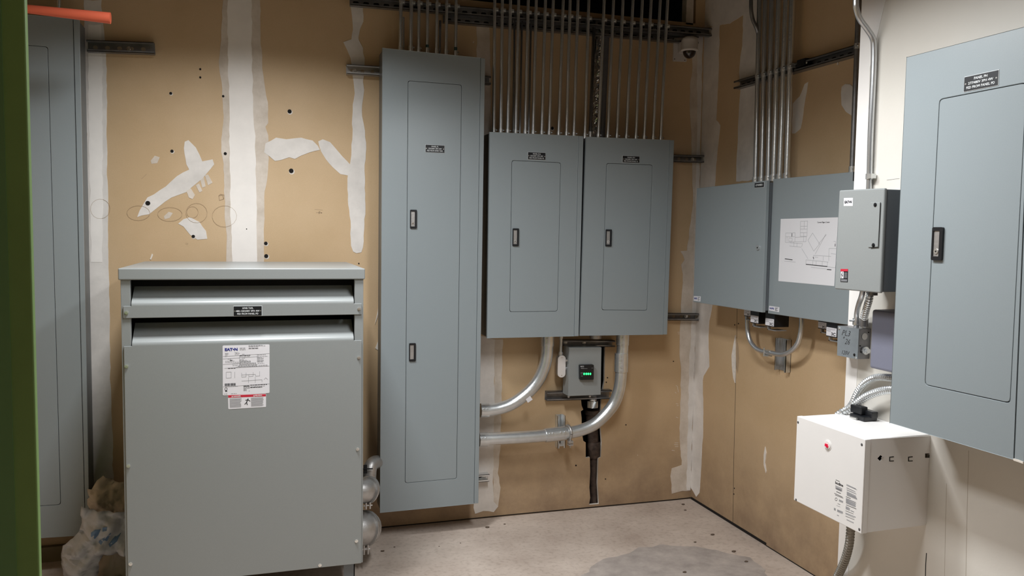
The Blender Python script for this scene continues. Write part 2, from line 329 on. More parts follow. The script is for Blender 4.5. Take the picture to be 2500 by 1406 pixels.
patch(FA, WB, [(1716, 82), (1692, 82), (1690, 151), (1689.6, 176), (1685, 199), (1684, 273), (1686.7, 313), (1688, 373), (1690, 415), (1692, 492), (1682, 569), (1677, 612), (1661, 613), (1671, 634), (1663, 646), (1667, 669), (1663, 734), (1659, 838), (1662, 916), (1660, 1019), (1659, 1070), (1664, 1135), (1640, 1143), (1636.6, 1162), (1640, 1205), (1665.6, 1198), (1685, 1197), (1698, 807)], MUDT, .0012)
patch(FA, WB, [(1716, 82), (1701, 82), (1702, 250), (1700, 400), (1692, 700), (1682, 900), (1678, 1100), (1676, 1196), (1685, 1197), (1698, 807)], MUD, .0018)
patch(FB, WR, [(1719, 66), (1757, 62), (1755, 171), (1749, 293), (1759, 306), (1755, 341), (1751, 378), (1748, 415), (1744, 500), (1742, 700), (1739.5, 746), (1732, 784), (1730, 834), (1732, 895), (1718, 918), (1716, 940), (1717, 985), (1717, 1053), (1713, 1121), (1708, 1203), (1700, 1213), (1693, 1200), (1686.5, 1190), (1698, 807), (1711, 385)], MUD)
patch(FB, WR, [(1716, 70), (1735, 64), (1757, 62), (1782, 58), (1809, 40), (1815, 37), (1812.8, 111), (1808, 139), (1805, 177), (1808, 222), (1805, 257), (1799.5, 375), (1797.8, 443), (1842, 440), (1850, 170), (1856, -60), (1722, -60)], MUD)
patch(FB, WR, [(1973.5, 200), (1965, 205), (1953, 235), (1936, 253), (1934, 326), (1941, 326), (1955, 314), (1963, 263), (1970, 225)], MUD)
patch(FB, WR, [(2055.4, 212), (2064, 205), (2076, 206), (2083, 212), (2081, 283), (2065.7, 273), (2055, 256), (2054, 225)], MUD)
q = MB(HOLE, GYP)
for x, y, r in ((707, 272, 4.6), (711, 417, 5.2), (361, 496, 5), (472, 577, 3.6), (417, 228, 3), (420, 369, 3.4), (489, 169, 2.2), (489, 189, 2.2), (545, 235, 2.6), (550, 375, 3.4), (649, 594, 4), (650, 625, 4.5), (602, 559, 1.3), (1348, 313, 4), (1564, 148, 1.8), (876, 643, 1.6), (1480, 933, 1.6), (1483, 922, 1.6), (1406, 1136, 2), (1478, 1169, 1.5), (1644, 882, 1.5), (1528, 1037, 1.6)):
    u, v = FA.uv(x, y); R = r / 465
    if r > 2.5: q.disc(FA, u + R * .2, v - R * .35, R * 1.25, 0, .0006, 10, 1)
    pts = [(u + R * (1 + .25 * noise.noise(V((k, x, y)))) * math.cos(k * math.pi / 6), v + R * (1 + .25 * noise.noise(V((k + 9, x, y)))) * math.sin(k * math.pi / 6)) for k in range(12)]
    q.prism(FA, pts, 0, .0024)
q.build('screw_hole', WB)
q = MB(PENC)   # pencilled circles and ticks
for cx, cy_, rx, ry in ((245, 510, 24, 24), (338, 520, 28, 18), (415, 523, 30, 17), (480, 520, 26, 24), (470, 518, 14, 14), (548, 528, 30, 26)):
    line(q, FA, [FA.uv(cx + rx * math.cos(a / 16 * 2 * math.pi + .3), cy_ + ry * math.sin(a / 16 * 2 * math.pi + .3)) for a in range(17)], .0022, .0011, h=.0002)
line(q, FA, quad(FA, 0, (534, 478), (543, 476), (546, 486), (536, 489), (534, 478), (538, 474), (547, 476), (546, 486)), .0012, .002)
line(q, FA, quad(FA, 0, (572, 583), (578, 576), (577, 588)), .002, .0016); line(q, FA, quad(FA, 0, (768, 511), (788, 513)), 0, .002); line(q, FA, quad(FA, 0, (772, 519), (786, 520), (779, 516), (779, 523)), 0, .003)
line(q, FA, quad(FA, 0, (345, 437), (358, 425)), 0, .0016); line(q, FA, quad(FA, 0, (454, 593), (459, 594), (458, 597), (454, 597), (454, 593)), 0, .0016)
q.build('pencil_mark', WB)
q = MB(GYP, HOLE)   # torn paper scars
for F, pts in ((FA, [(926, 728), (922, 760), (915, 792), (921, 775), (925, 755)]), (FA, [(927, 795), (924, 830), (918, 845), (916, 850), (923, 855), (926, 836), (929, 822)]), (FA, [(371, 619), (374, 622), (369, 634), (366, 633)]), (FA, [(1157, 100), (1154, 104), (1156, 106)]),
               ):
    q.prism(F, quad(F, 0, *pts), 0, .003)
[line(q, FA, quad(FA, 0, (x, y), (x + dx, y + dy)), 0, .002) for x, y, dx, dy in ((1650, 941, 4, 2), (1654, 943, 2, 14), (1648, 957, 3, 3), (1650, 985, 6, 1), (1652, 990, 5, 0), (1650, 1018, 6, 2), (1647, 1081, 9, 0), (1646, 1085, 10, 1), (1648, 1090, 8, 0), (1640, 1099, 7, 1), (1660, 1097, 12, 1), (1556, 1110, 1, 2), (1654, 811, 6, 0), (1655, 815, 4, 0))]; q.build('torn_paper', WB)
q = MB(GYP, HOLE, PENC)
q.prism(FB, quad(FB, 0, (1797, 818), (1793, 840), (1788, 868), (1789, 895), (1792, 922), (1796, 935), (1797, 905), (1797, 860)), 0, .006)
q.prism(FB, quad(FB, 0, (1798, 822), (1803, 845), (1805, 875), (1801, 912), (1798, 900), (1797, 860)), 0, .001, 2)
q.prism(FB, quad(FB, 0, (1869, 1090), (1866, 1110), (1866, 1135), (1871, 1155), (1872, 1150), (1869, 1130), (1872, 1105)), 0, .004)
q.prism(FB, quad(FB, 0, (2046, 150), (2048, 154), (2047, 159), (2044, 158)), 0, .003)
line(q, FB, quad(FB, 0, (1800, 745), (1799, 820), (1796, 940), (1792, 1100), (1789, 1279)), 0, .0028, 1)
line(q, FB, quad(FB, 0, (1778, 1215), (1776, 1266)), 0, .0012, 2)
for x, y in ((1794, 793), (1803, 790), (1793, 1192), (1792, 1206)):
    u, v = FB.uv(x, y); q.disc(FB, u, v, .004, 0, .001, 8, 1)
q.build('torn_paper', WR)
# black gap where the sheets stop above the slab
q = MB(HOLE); line(q, FA, [(-1.6, .004), (.9, .004), (1.3, .006), (2.3, .004), (2.42, .006)], 0, .005, h=.0016); q.prism(FA, quad(FA, 0, (1688.5, 1203), (1691.5, 1203), (1696, 1218), (1684, 1220)), 0, .003); q.build('floor_gap', WB)
q = MB(HOLE); line(q, FB, [(-4.12, .007), (-3.38, .009)], 0, .014, h=.0016); line(q, FB, [(-3.38, .002), (-2.2, .002)], 0, .005, h=.0016); q.build('floor_gap', WR)
# dark worn patch and chips on the slab
sp_ = [floor_at(x, y) for x, y in ((1400, 1430), (1432, 1396), (1470, 1365), (1540, 1352), (1560, 1337), (1620, 1331), (1700, 1335), (1752, 1345), (1830, 1362), (1868, 1390), (1876, 1412), (1870, 1450), (1600, 1500))]
q = MB(STAIN); ctr = V((sum(p.x for p in sp_) / len(sp_), sum(p.y for p in sp_) / len(sp_))); b = []
for i in range(len(sp_)):
    a, c = sp_[i], sp_[(i + 1) % len(sp_)]
    for j in range(6): p = a.lerp(c, j / 6); b.append((p.x + noise.noise(p * 14) * .02, p.y + noise.noise(p * 14 + V((5, 5, 5))) * .02))
k = q.add([(x, y, .0012) for x, y in b]); [q.face([k + i for i in t]) for t in tessellate_polygon([[V((x, y, 0)) for x, y in b]])]
bm_o = q.build('worn_patch', bpy.data.objects['floor'])
# green door, standing open at the left edge of the view
gd = MB(GREEN); Fd = Fr('Y', 1.1); ue = .5 * (Fd.uv(65, 0)[0] + Fd.uv(93, 1406)[0])
gd.box((-.95, 1.1, .012), (ue, 1.112, 2.13)); D1 = tag(gd.build('door_1', bevel=.002), kind='structure')
q = MB(mat('green_paint_shaded', (106, 146, 96), .5)); us = Fd.uv(36, 1200)[0]; q.box((us - .2, 1.0985, .012), (us, 1.1, 2.13)); q.build('door_face', D1)  # same door paint in a darker green: shade beside the lit edge, painted in
# ================= LAMPS =================
for i, (x, y, z, ln, wd, wt, spd) in enumerate(LAMPS):
    t = thing('ceiling_light', ['strip light hanging over the right of the room', 'square hooded light hanging above the transformer', 'added fill light out of view behind the camera'][i], 'light')
    q = MB(CLEARW); q.box((x - wd / 2 - .02, y - ln / 2, z + .012), (x + wd / 2 + .02, y + ln / 2, z + .09)); q.box((x - wd / 2 - .03, y - ln / 2 - .02, z - .03), (x - wd / 2 - .02, y + ln / 2 + .02, z + .05)); q.box((x + wd / 2 + .02, y - ln / 2 - .02, z - .03), (x + wd / 2 + .03, y + ln / 2 + .02, z + .05)); [q.box((x - wd / 2 - .03, y + e * (ln / 2 + .02) - .005, z - .03), (x + wd / 2 + .03, y + e * (ln / 2 + .02) + .005, z + .05)) for e in (-1, 1)]; q.build('housing', t)
    q = MB(TUBE); q.tube([(x - .04, y - ln / 2 + .03, z + .003), (x - .04, y + ln / 2 - .03, z + .003)], .0125, 10); q.tube([(x + .04, y - ln / 2 + .03, z + .003), (x + .04, y + ln / 2 - .03, z + .003)], .0125, 10); q.build('tube', t)
    for s in (-1, 1): q = MB(GALVD); q.tube([(x, y + s * ln * .4, z + .09), (x, y + s * ln * .4, 3.28)], .003, 6); q.build('hanger', t)
    ld = bpy.data.lights.new('light', 'AREA'); ld.shape = 'RECTANGLE'; ld.size = wd; ld.size_y = ln; ld.energy = wt; ld.color = (.965, .985, 1); ld.spread = math.radians(spd)
    lo = bpy.data.objects.new('lamp_light', ld); COL.objects.link(lo); lo.location = (x, y, z - .015); lo.parent = t
# ================= PARTS OF PANELS =================
def bolt(F, u, v, w, r, par, m=None, name='screw', h=.003):
    q = MB(m or ZINC); q.disc(F, u, v, r, w, w + h * .4, 12); q.disc(F, u, v, r * .62, w + h * .4, w + h, 6); return q.build(name, par)
def nameplate(F, q4, w, lines, par, ts=.62):
    xs = [p[0] for p in q4]; ys = [p[1] for p in q4]; u0, u1, v0, v1 = (q4[0][0] + q4[3][0]) / 2, (q4[1][0] + q4[2][0]) / 2, (q4[2][1] + q4[3][1]) / 2, (q4[0][1] + q4[1][1]) / 2
    q = MB(PLATE, LETW); q.fbox(F, u0 - .0012, u1 + .0012, v0 - .0012, v1 + .0012, w, w + .0012, 1); q.fbox(F, u0, u1, v0, v1, w + .0012, w + .0022); pl = q.build('nameplate', par)
    n = len(lines); hh = (v1 - v0) / (n + .45); W_ = u1 - u0; mx = max(len(s) for s in lines)
    for i, s in enumerate(lines):
        text(F, s, (u0 + u1) / 2, v1 - hh * (i + .72), w + .0023, width=W_ * .84 * len(s) / max(mx, 13), height=hh * ts, m=LETW, parent=pl, bold=.012)
    if n > 1:
        for uu in (u0 + W_ * .045, u1 - W_ * .045): bolt(F, uu, (v0 + v1) / 2, w + .002, .0022, pl, h=.001)
    return pl
def latch(F, q4, w, par, lock=True):
    u0, u1, v0, v1 = (q4[0][0] + q4[3][0]) / 2, (q4[1][0] + q4[2][0]) / 2, (q4[2][1] + q4[3][1]) / 2, (q4[0][1] + q4[1][1]) / 2
    W_ = u1 - u0; q = MB(BLACK); q.ring(F, rrect(u0, u1, v0, v1, .004), rrect(u0 + W_ * .13, u1 - W_ * .3, v0 + W_ * .3, v1 - W_ * .28, .001), w, w + .006)
    h = q.build('latch', par, bevel=.0012)
    q = MB(ZINC if False else CAST); q.fbox(F, u0 + W_ * .13, u1 - W_ * .3, v0 + W_ * .3, v1 - W_ * .28, w, w + .0035); q.build('lever', h)
    if lock:
        uc = u0 + W_ * .42; vc = v0 + (v1 - v0) * .27; q = MB(ZINC, HOLE); q.disc(F, uc, vc, W_ * .2, w + .0035, w + .0055, 16); q.disc(F, uc, vc, W_ * .07, w + .0055, w + .006, 8, 1); q.build('lock', h)
    return h
def panelboard(F, w, corners, door, hinge, label, group, plate=None, plines=(), latches=(), depth=.0, side_in=.006, mt=PAINT, screws=(), name='panelboard'):
    t = thing(name, label, 'electrical panel', group)
    out = quad(F, w, *corners); dr = quad(F, w, *door); th = .010
    hole = inset_quad(dr, .012); q = MB(mt, mt); hx = None
    if hinge:   # hinged cover strip: split the trim into main sheet and edge strip
        h2 = quad(F, w, *hinge); g = .0011
        main = [out[0], (h2[0][0] - g, h2[0][1]), (h2[1][0] - g, h2[1][1]), out[3]]
        strip = [(h2[0][0] + g, h2[0][1]), out[1], out[2], (h2[1][0] + g, h2[1][1])]
        q.ring(F, main, hole, w - th, w); tr = q.build('trim', t, bevel=.0012)
        q = MB(mt); q.prism(F, strip, w - th, w); q.build('side_strip', t, bevel=.0012)
    else:
        q.ring(F, out, hole, w - th, w); tr = q.build('trim', t, bevel=.0012)
    q = MB(mt); q.prism(F, shrink(hole, .0019), w - th, w - .0002); dd = q.build('door', t, bevel=.0008)
    bx = [(p[0] + (side_in if i in (0, 3) else -side_in), p[1] + (-.004 if i < 2 else .004)) for i, p in enumerate(out)]
    q = MB(BODY, DARK); q.prism(F, bx, depth, w - th - .002); q.prism(F, shrink(bx, -.001), w - th - .004, w - th - .001, 1); q.build('box', t)
    if plate: nameplate(F, quad(F, w, *plate), w, plines, t)
    for i, l in enumerate(latches): latch(F, quad(F, w, *l), w, dd, i == 0)
    for x, y in screws: u, v = F.uv(x, y, w); bolt(F, u, v, w, .004, t, h=.002)
    return t
def rc(x0, y0, x1, y1): return [(x0, y0), (x1, y0), (x1, y1), (x0, y1)]
WPN = .188
panelboard(FA, WPN, [(933.7, 117), (1184.5, 142.5), (1168, 1228.5), (927.6, 1251.8)], [(996, 196.6), (1127.6, 206.8), (1115.2, 1168.5), (988.7, 1179.6)], [(1173.5, 141.3), (1157.2, 1229.4)],
           'tall narrow grey electrical panel with two latches on the back wall', 'grey panels on the back wall', [(1039, 353), (1085, 355.5), (1084.5, 373), (1038.5, 371)], ('PANEL PL', '120/208V 3PH 4W', 'FED FROM XFMR TXPL'),
           [rc(1001, 512, 1017.3, 557.7), rc(998.6, 837.5, 1014.8, 881.5)], depth=.041)
panelboard(FA, WPN, [(1195.3, 321.9), (1424.5, 332.3), (1412.8, 820.5), (1188.8, 825.5)], [(1249.5, 391), (1369.4, 396.8), (1361.3, 760), (1244, 761.8)], [(1412.6, 331.8), (1401.3, 820.8)],
           'grey electrical panel beside the tall one, left of the middle pair', 'grey panels on the back wall', [(1289, 371.5), (1331.6, 373), (1331, 390.3), (1288.6, 389)], ('PANEL PL2', '120/208V 3PH 4W', 'FED FROM PANEL PL'),
           [rc(1251, 557.4, 1266.2, 600.8)], depth=.041)
panelboard(FA, WPN, [(1430.8, 333.8), (1646, 342.3), (1628.7, 816.7), (1415.5, 819.4)], [(1480.8, 398.3), (1593.3, 402.2), (1579.9, 757.9), (1469.3, 757.2)], [(1635.2, 341.9), (1618, 816.8)],
           'grey electrical panel right of the middle pair, beside the dome camera', 'grey panels on the back wall', [(1520, 380.3), (1561, 382), (1560.6, 397.6), (1519.6, 396.4)], ('PANEL PL3', '120/208V 3PH 4W', 'FED FROM PANEL PL'),
           [rc(1478, 560, 1492.6, 601.6)], depth=.041)
uL = FA.uv(20, 500, WPN)[0]
panelboard(FA, WPN, [(-62, 24), (193.5, 47), (219, 1306), (-15, 1320)], [(-15, 103), (117, 113.8), (148.6, 1232), (25, 1241)], [(178.5, 45.7), (208.5, 1306.6)],
           'tall grey electrical panel half hidden by the green door at the far left', 'grey panels on the back wall', depth=.041)
t = bpy.data.objects  # screws on the exposed left edge of the tall panel
WC = XC - 1.72; panelboard(FC, WC, [(2214, 139.8), (2545, 54.0), (2500, 1130), (2172.3, 1032)], [(2293, 241.9), (2507, 200.4), (2466.5, 985.2), (2257.4, 939.6)], [(2519, 60.9), (2475.4, 1122.2)],
           'large grey electrical panel on the white wall at the right edge', None, [(2355.8, 189.3), (2438.3, 170.8), (2437.6, 208), (2355, 223)], ('PANEL PH', '277/480V 3PH 4W', 'FED FROM PANEL PD'),
           [[(2280, 556), (2306, 553), (2302.5, 636), (2276.5, 635)]], depth=0)
q = MB(GYP); e4 = quad(FC, WC, (2474, 1119), (2486, 1122), (2499, 1127), (2499, 1132), (2488, 1128), (2476, 1124)); q.prism(FC, e4, WC - .004, WC + .002); o = q.build('torn_paint_edge', [r for r in ROOTS if r.name.startswith('panelboard')][-1])
# ---- wide cabinets on the right drywall wall
def cabinet(label, wf, corners, plate, wps, keyl, extra=None):
    t = thing('electrical_cabinet', label, 'electrical cabinet', 'wide cabinets on the right wall'); c = quad(FB, wf, *corners)
    q = MB(PAINT); q.prism(FB, c, wf - .018, wf); d = q.build('door', t, bevel=.002)
    q = MB(PAINTD); q.prism(FB, shrink(c, .008), .002, wf - .018); q.build('box', t)
    if plate: nameplate(FB, quad(FB, wf, *plate), wf, ('LCP NUMBER 1',), d)
    if keyl: u, v = FB.uv(*keyl, wf); q = MB(GALVB, HOLE); q.disc(FB, u, v, .013, wf, wf + .006, 16); q.disc(FB, u, v - .002, .004, wf + .006, wf + .0065, 8, 1); q.build('lock', d)
    if wps:
        s4 = quad(FB, wf, *wps); q = MB(STICK, LETG); q.prism(FB, s4, wf, wf + .0004)
        for k in range(5): line(q, FB, [bil(s4, .6, .2 + k * .15), bil(s4, .9 - (k % 3) * .08, .2 + k * .15)], wf + .0004, .003, 1)
        st = q.build('sticker', d); u, v = bil(s4, .3, .5); W_ = s4[1][0] - s4[0][0]; text(FB, 'WPS', u, v, wf + .0005, width=W_ * .45, height=abs(s4[0][1] - s4[3][1]) * .45, m=BLUE, parent=st, bold=.03, slant=.3)
    return t
W1 = XB - 2.22; W2 = XB - 2.255
CB1 = cabinet('grey wall cabinet with a round key lock, left of the cabinet with the paper', W1, [(1701, 459.5), (1871.3, 440.3), (1860.8, 763), (1692.7, 736.8)], [(1843.5, 447), (1866, 444.5), (1865.5, 456), (1843.2, 458.5)], [(1694, 722.5), (1711, 723.5), (1710, 736), (1693.5, 734)], (1851.5, 603.5))
c2 = [(1887.4, 437.3), (2094, 418.4), (2082, 795), (1874.7, 764.9)]
CB2 = cabinet('grey wall cabinet with a floor plan sheet taped to its door', W2, c2, None, [(1878, 746.5), (1903, 750), (1902, 762), (1877, 757.5)], None)
q = MB(PLATE); u, v = FB.uv(2086, 428, W2); q.fbox(FB, u - .006, u + .05, v - .022, v + .014, W2, W2 + .002); q.build('nameplate', CB2)
# floor plan sheet
pt = thing('floor_plan_sheet', 'white sheet with a printed floor plan taped to the right cabinet', 'paper')
p4 = quad(FB, W2, (1906.4, 534.4), (2046.5, 530.4), (2037, 698.4), (1900.6, 686)); q = MB(PAPER); q.prism(FB, p4, W2, W2 + .0008); q.build('sheet', pt)
q = MB(LETL, LETK); wz = W2 + .0009
def sp4(x, y): return bil(p4, (x - 60 + (y - 110) * .02) / 1035, (y - 105) / 1170)
def pl(pts, t=.0016, mi=0): line(q, FB, [sp4(x, y) for x, y in pts], wz, t, mi)
for P in ([(165, 370), (290, 370), (350, 365), (350, 530), (165, 545), (165, 370)], [(195, 440), (195, 520)], [(230, 465), (295, 465), (295, 520), (230, 520), (230, 465)], [(165, 440), (340, 435)], [(290, 370), (290, 435)], [(350, 450), (560, 435), (555, 525), (350, 530)], [(445, 160), (575, 155), (570, 430), (445, 430), (445, 160)],
          [(445, 250), (570, 250)], [(445, 300), (570, 300)], [(515, 160), (515, 300)], [(445, 365), (570, 365)], [(510, 365), (510, 525)], [(245, 610), (470, 625)], [(250, 550), (490, 560), (480, 620)], [(330, 530), (330, 615)], [(390, 550), (390, 615)],
          [(670, 370), (590, 500), (700, 690), (800, 560), (670, 370)], [(900, 390), (730, 740)], [(480, 650), (600, 830)], [(780, 560), (910, 400)],
          [(565, 850), (565, 930), (1080, 960), (1100, 730), (1000, 725)], [(565, 850), (960, 870)], [(700, 765), (1000, 770)], [(700, 765), (700, 850)], [(870, 770), (870, 850)], [(965, 635), (1100, 635)], [(965, 635), (965, 850)], [(690, 855), (690, 935)], [(750, 858), (750, 940)], [(855, 865), (855, 945)], [(945, 870), (945, 950)],
          [(1035, 515), (1070, 515), (1068, 600)], [(660, 975), (930, 992)], [(150, 895), (370, 900)], [(720, 795), (780, 797)]): pl(P)
wz = W2 + .001
for P in ([(160, 850), (310, 862)], [(565, 930), (945, 948)], [(940, 998), (1015, 1000)], [(1064, 555), (1064, 600)], [(690, 795), (705, 825)], [(290, 375), (290, 435)]): pl(P, .0032, 1)
q.build('plan_drawing', pt); u, v = sp4(855, 187); text(FB, 'Current Sligars Center', u, v, W2 + .001, width=.078, height=.008, m=LETK, parent=pt)
# ---- relays under the cabinets
def relay(x0, y0, x1, y1, wf, dp, ztop, num, label, big=False):
    t = thing('relay_module', label, 'relay', 'small relay modules under the wide cabinets'); a = quad(FB, wf, (x0, y0), (x1, y0 + (x1 - x0) * .167), (x1, y1), (x0, y1 - (x1 - x0) * .167))
    u0, u1 = a[0][0], a[1][0]; v1 = a[0][1]; v0 = a[2][1]
    q = MB(BLACK); q.fbox(FB, u0 - .003, u1 + .003, v0 - .004, ztop, wf - dp, wf - .001); q.build('body', t, bevel=.001)
    q = MB(STICK, LETG); q.fbox(FB, u0, u1, v0, v1, wf - .001, wf + .0003)
    for k in range(4): line(q, FB, [(u0 + .003, v1 - .004 - k * .004), (u0 + (u1 - u0) * (.9 if k < 2 else .45), v1 - .004 - k * .004)], wf + .0003, .0014, 1)
    lb = q.build('sticker', t); text(FB, num, u0 + (u1 - u0) * .72, v0 + (v1 - v0) * .28, wf + .0007, width=(u1 - u0) * .42, height=(v1 - v0) * .38, m=LETK, parent=lb, bold=.02)
    q = MB(CAST); q.fbox(FB, u0 + .01, u0 + .016, v0 - .022, v0 - .004, wf - .02, wf - .005); q.fbox(FB, u0 + .01, u1 + .01, v0 - .022, v0 - .018, wf - dp * .8, wf - .005); q.build('terminal', t)
zb1 = quad(FB, W1, (1780, 750))[0][1]; zb2 = quad(FB, W2, (1990, 782))[0][1]
relay(1817, 756, 1832, 772, XB - 2.33, .06, 1.215, '2C', 'small relay module, leftmost under the left cabinet')
relay(1833, 769, 1851.5, 789, XB - 2.27, .07, 1.205, '3C', 'relay module second from the left under the left cabinet')
relay(1854, 763, 1869, 779, XB - 2.33, .06, 1.205, '2C', 'small relay module set back between the two lower ones')
relay(1869, 776, 1889.5, 797, XB - 2.27, .08, 1.21, '3C', 'relay module with a wide black side under the seam of the cabinets')
relay(1998, 785, 2017.5, 803, XB - 2.33, .06, zb2, '3C', 'left of the two relay modules under the cabinet with the paper')
relay(2018, 798, 2042.5, 823, XB - 2.27, .07, zb2, '3C', 'relay module right beside the small marked junction box')
# ================= TRANSFORMER =================
tr = thing('transformer', 'large warm grey floor-standing transformer with a louvred top', 'transformer'); YT = 3.28
FT = Fr('Y', YT)
def tq(*px): return [FT.uv(x, y) for x, y in px]
xl, xr = -.5052, .4031; zc0, zc1 = 1.3565, 1.3998; bl, br, zb = -.4985, .3975, .178
q = MB(PAINT2); q.box((xl, YT - .004, zc0), (xr, 3.985, zc1)); q.build('lid', tr, bevel=.004, seg=3)
il, ir = tq((318, 745))[0][0], tq((866, 745))[0][0]
q = MB(PAINT2); q.box((bl, YT + .004, zb), (il, YT + .03, zc0)); q.box((bl, YT + .03, zb), (bl + .004, 3.975, zc0)); q.build('left_post', tr, bevel=.0015)
q = MB(PAINT2); q.box((ir, YT + .004, zb), (br, YT + .03, zc0)); q.box((br - .004, YT + .03, zb), (br, 3.975, zc0)); q.build('right_post', tr, bevel=.0015)
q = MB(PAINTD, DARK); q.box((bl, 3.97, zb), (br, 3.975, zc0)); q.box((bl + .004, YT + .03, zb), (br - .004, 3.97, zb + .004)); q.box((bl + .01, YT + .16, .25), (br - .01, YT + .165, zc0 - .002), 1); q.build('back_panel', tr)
def louvre(z0, zt, z_up):
    q = MB(PAINT2); prof = [(YT, z0), (YT, zt), (YT + .075, z_up), (YT + .079, z_up - .003), (YT + .005, zt - .006), (YT + .004, z0)]
    return q, prof
wl_, wr_ = tq((300.5, 747))[0][0], tq((883, 741))[0][0]
def sheet(name, z0, zt, z_up):
    q = MB(PAINT2); q.box((wl_, YT - .002, z0), (wr_, YT + .003, zt))
    o = q.build(name, tr, bevel=.0015)
    q = MB(PAINT2); k = 6; rows = [(YT - .002, zt - .001)]
    rr = .012; dx, dz = .085, z_up - zt; L = math.hypot(dx, dz)
    for i in range(k + 1):
        a = math.atan2(dz, dx) + (math.pi / 2 - math.atan2(dz, dx)) * (1 - i / k)   # bend from vertical to the slope
        rows.append((rows[-1][0] + math.cos(a) * rr / k * 1.5, rows[-1][1] + math.sin(a) * rr / k * 1.5))
    rows.append((YT + dx, z_up)); a = q.add([(x, y, z) for y, z in rows for x in (il + .004 + 0 * y, ir - .004)])
    for i in range(len(rows) - 1): q.face([a + 2 * i, a + 2 * i + 1, a + 2 * i + 3, a + 2 * i + 2], 0, True)
    n_ = len(rows); b = q.add([(x, y + .002, z - .002) for y, z in rows for x in (il + .004, ir - .004)])
    for i in range(n_ - 1): q.face([b + 2 * i + 2, b + 2 * i + 3, b + 2 * i + 1, b + 2 * i], 0, True)
    q.build('louvre', tr); return o
band = sheet('band', 1.2135, 1.2585, 1.327); front = sheet('front_panel', zb, 1.108, 1.186)
for x, y in ((309, 763), (876.5, 754), ): u, v = tq((x, y))[0]; bolt(FT, u, v, .002, .007, band, name='bolt', h=.006)
for x, y in ((309, 894), (876, 873), (314, 1137), (873, 1096), (319, 1376), (870, 1320), (781, 1379)): u, v = tq((x, y))[0]; bolt(FT, u, v, .002, .007, front, name='bolt', h=.006)
nameplate(FT, tq((570.5, 747.8), (639, 746.6), (639, 770), (570.5, 771)), .002, ('XFMR TXPL', '480-120/208V 3PH 4W', 'FED FROM PANEL PD'), band)
s4 = tq((543.5, 843.4), (658, 840.5), (658, 959), (544, 965)); q = MB(STICK); q.prism(FT, inset_quad(s4, .004), .002, .0026); st = q.build('rating_label', front)
def sq(x, y): return bil(s4, (x - 185) / 897, (y - 90) / 955)
q = MB(LETG, LETK); wz = .0027
rnd = random.Random(3)
def small(x0, x1, y, t=.0018, mi=0):
    x = x0
    while x < x1:
        e = min(x1, x + rnd.uniform(20, 60)); line(q, FT, [sq(x, y), sq(e, y)], wz, t, mi, .0002); x = e + 9
for y, x0, x1 in ((100, 680, 950), (115, 680, 1000), (130, 680, 860), (145, 510, 620), (162, 510, 620), (182, 510, 620), (240, 230, 300), (252, 230, 300), (275, 230, 290), (232, 410, 480), (245, 430, 510), (268, 415, 490), (265, 550, 600), (300, 230, 270), (352, 280, 345), (290, 850, 1010), (320, 850, 1050), (340, 850, 930), (352, 850, 970), (372, 850, 960), (395, 850, 970), (410, 850, 970), (425, 850, 960),
                  (310, 510, 700), (342, 555, 610), (368, 510, 590), (385, 510, 640), (400, 510, 720), (412, 510, 720), (425, 510, 720), (440, 500, 820), (455, 500, 820), (470, 500, 840), (485, 480, 850), (500, 470, 840), (512, 430, 1050), (390, 235, 410), (415, 235, 490), (448, 370, 490), (478, 370, 470), (490, 870, 1040), (455, 850, 980),
                  (885, 580, 680), (900, 580, 990), (915, 580, 940), (930, 580, 700), (945, 580, 640), (960, 580, 640), (975, 580, 640), (985, 680, 700), (880, 230, 470), (1020, 340, 450), (1018, 210, 270)): small(x0, x1, y)
for y, x0, x1 in ((160, 680, 870), (290, 510, 710), (530, 285, 430), (885, 580, 690), (872, 710, 1035), (920, 710, 940), (378, 320, 370)): small(x0, x1, y, .0026, 1)
for P in ([(190, 298), (1080, 268)], [(190, 450), (510, 438)], [(220, 525), (1080, 512)], [(190, 880), (1080, 862)], [(190, 345), (850, 322)], [(505, 290), (505, 430)], [(845, 275), (845, 430)], [(250, 600), (345, 600), (345, 715), (250, 715), (250, 600)], [(415, 600), (415, 720)], [(545, 625), (545, 705), (630, 705), (630, 625)], [(680, 665), (680, 705), (765, 700), (765, 620)], [(810, 665), (810, 700), (890, 700), (890, 610)], [(545, 665), (810, 665)], [(545, 785), (935, 775)], [(675, 720), (675, 830)], [(805, 715), (805, 830)], [(935, 775), (935, 820)], [(975, 775), (1010, 740), (1045, 775)]):
    line(q, FT, [sq(*p) for p in P], wz, .0012, 0, .0002)
for k in range(26): x = 226 + k * 8; line(q, FT, [sq(x, 818), sq(x, 866)], wz, .0006 + .0011 * rnd.random(), 1, .0002)
for a in range(12): line(q, FT, [sq(247 + 24 * math.cos(a * .524), 925 + 26 * math.sin(a * .524)), sq(247 + 24 * math.cos(a * .524 + .524), 925 + 26 * math.sin(a * .524 + .524))], wz, .0016, 1, .0002)
line(q, FT, [sq(230, 965), sq(268, 965)], wz, .004, 1); q.build('printed_text', st)
u, v = sq(348, 167); text(FT, 'EAT•N', u, v, .0027, width=.047, height=.0115, m=BLUE, parent=st, bold=.05)
s4b = tq((556.5, 963.5), (649.5, 960.5), (649.5, 993), (557.5, 998.5)); q = MB(STICK, RED, LETG); q.prism(FT, inset_quad(s4b, .003), .002, .0025)
q.prism(FT, [bil(s4b, .005, .03), bil(s4b, .995, .03), bil(s4b, .995, .2), bil(s4b, .005, .2)], .0025, .0028, 1)
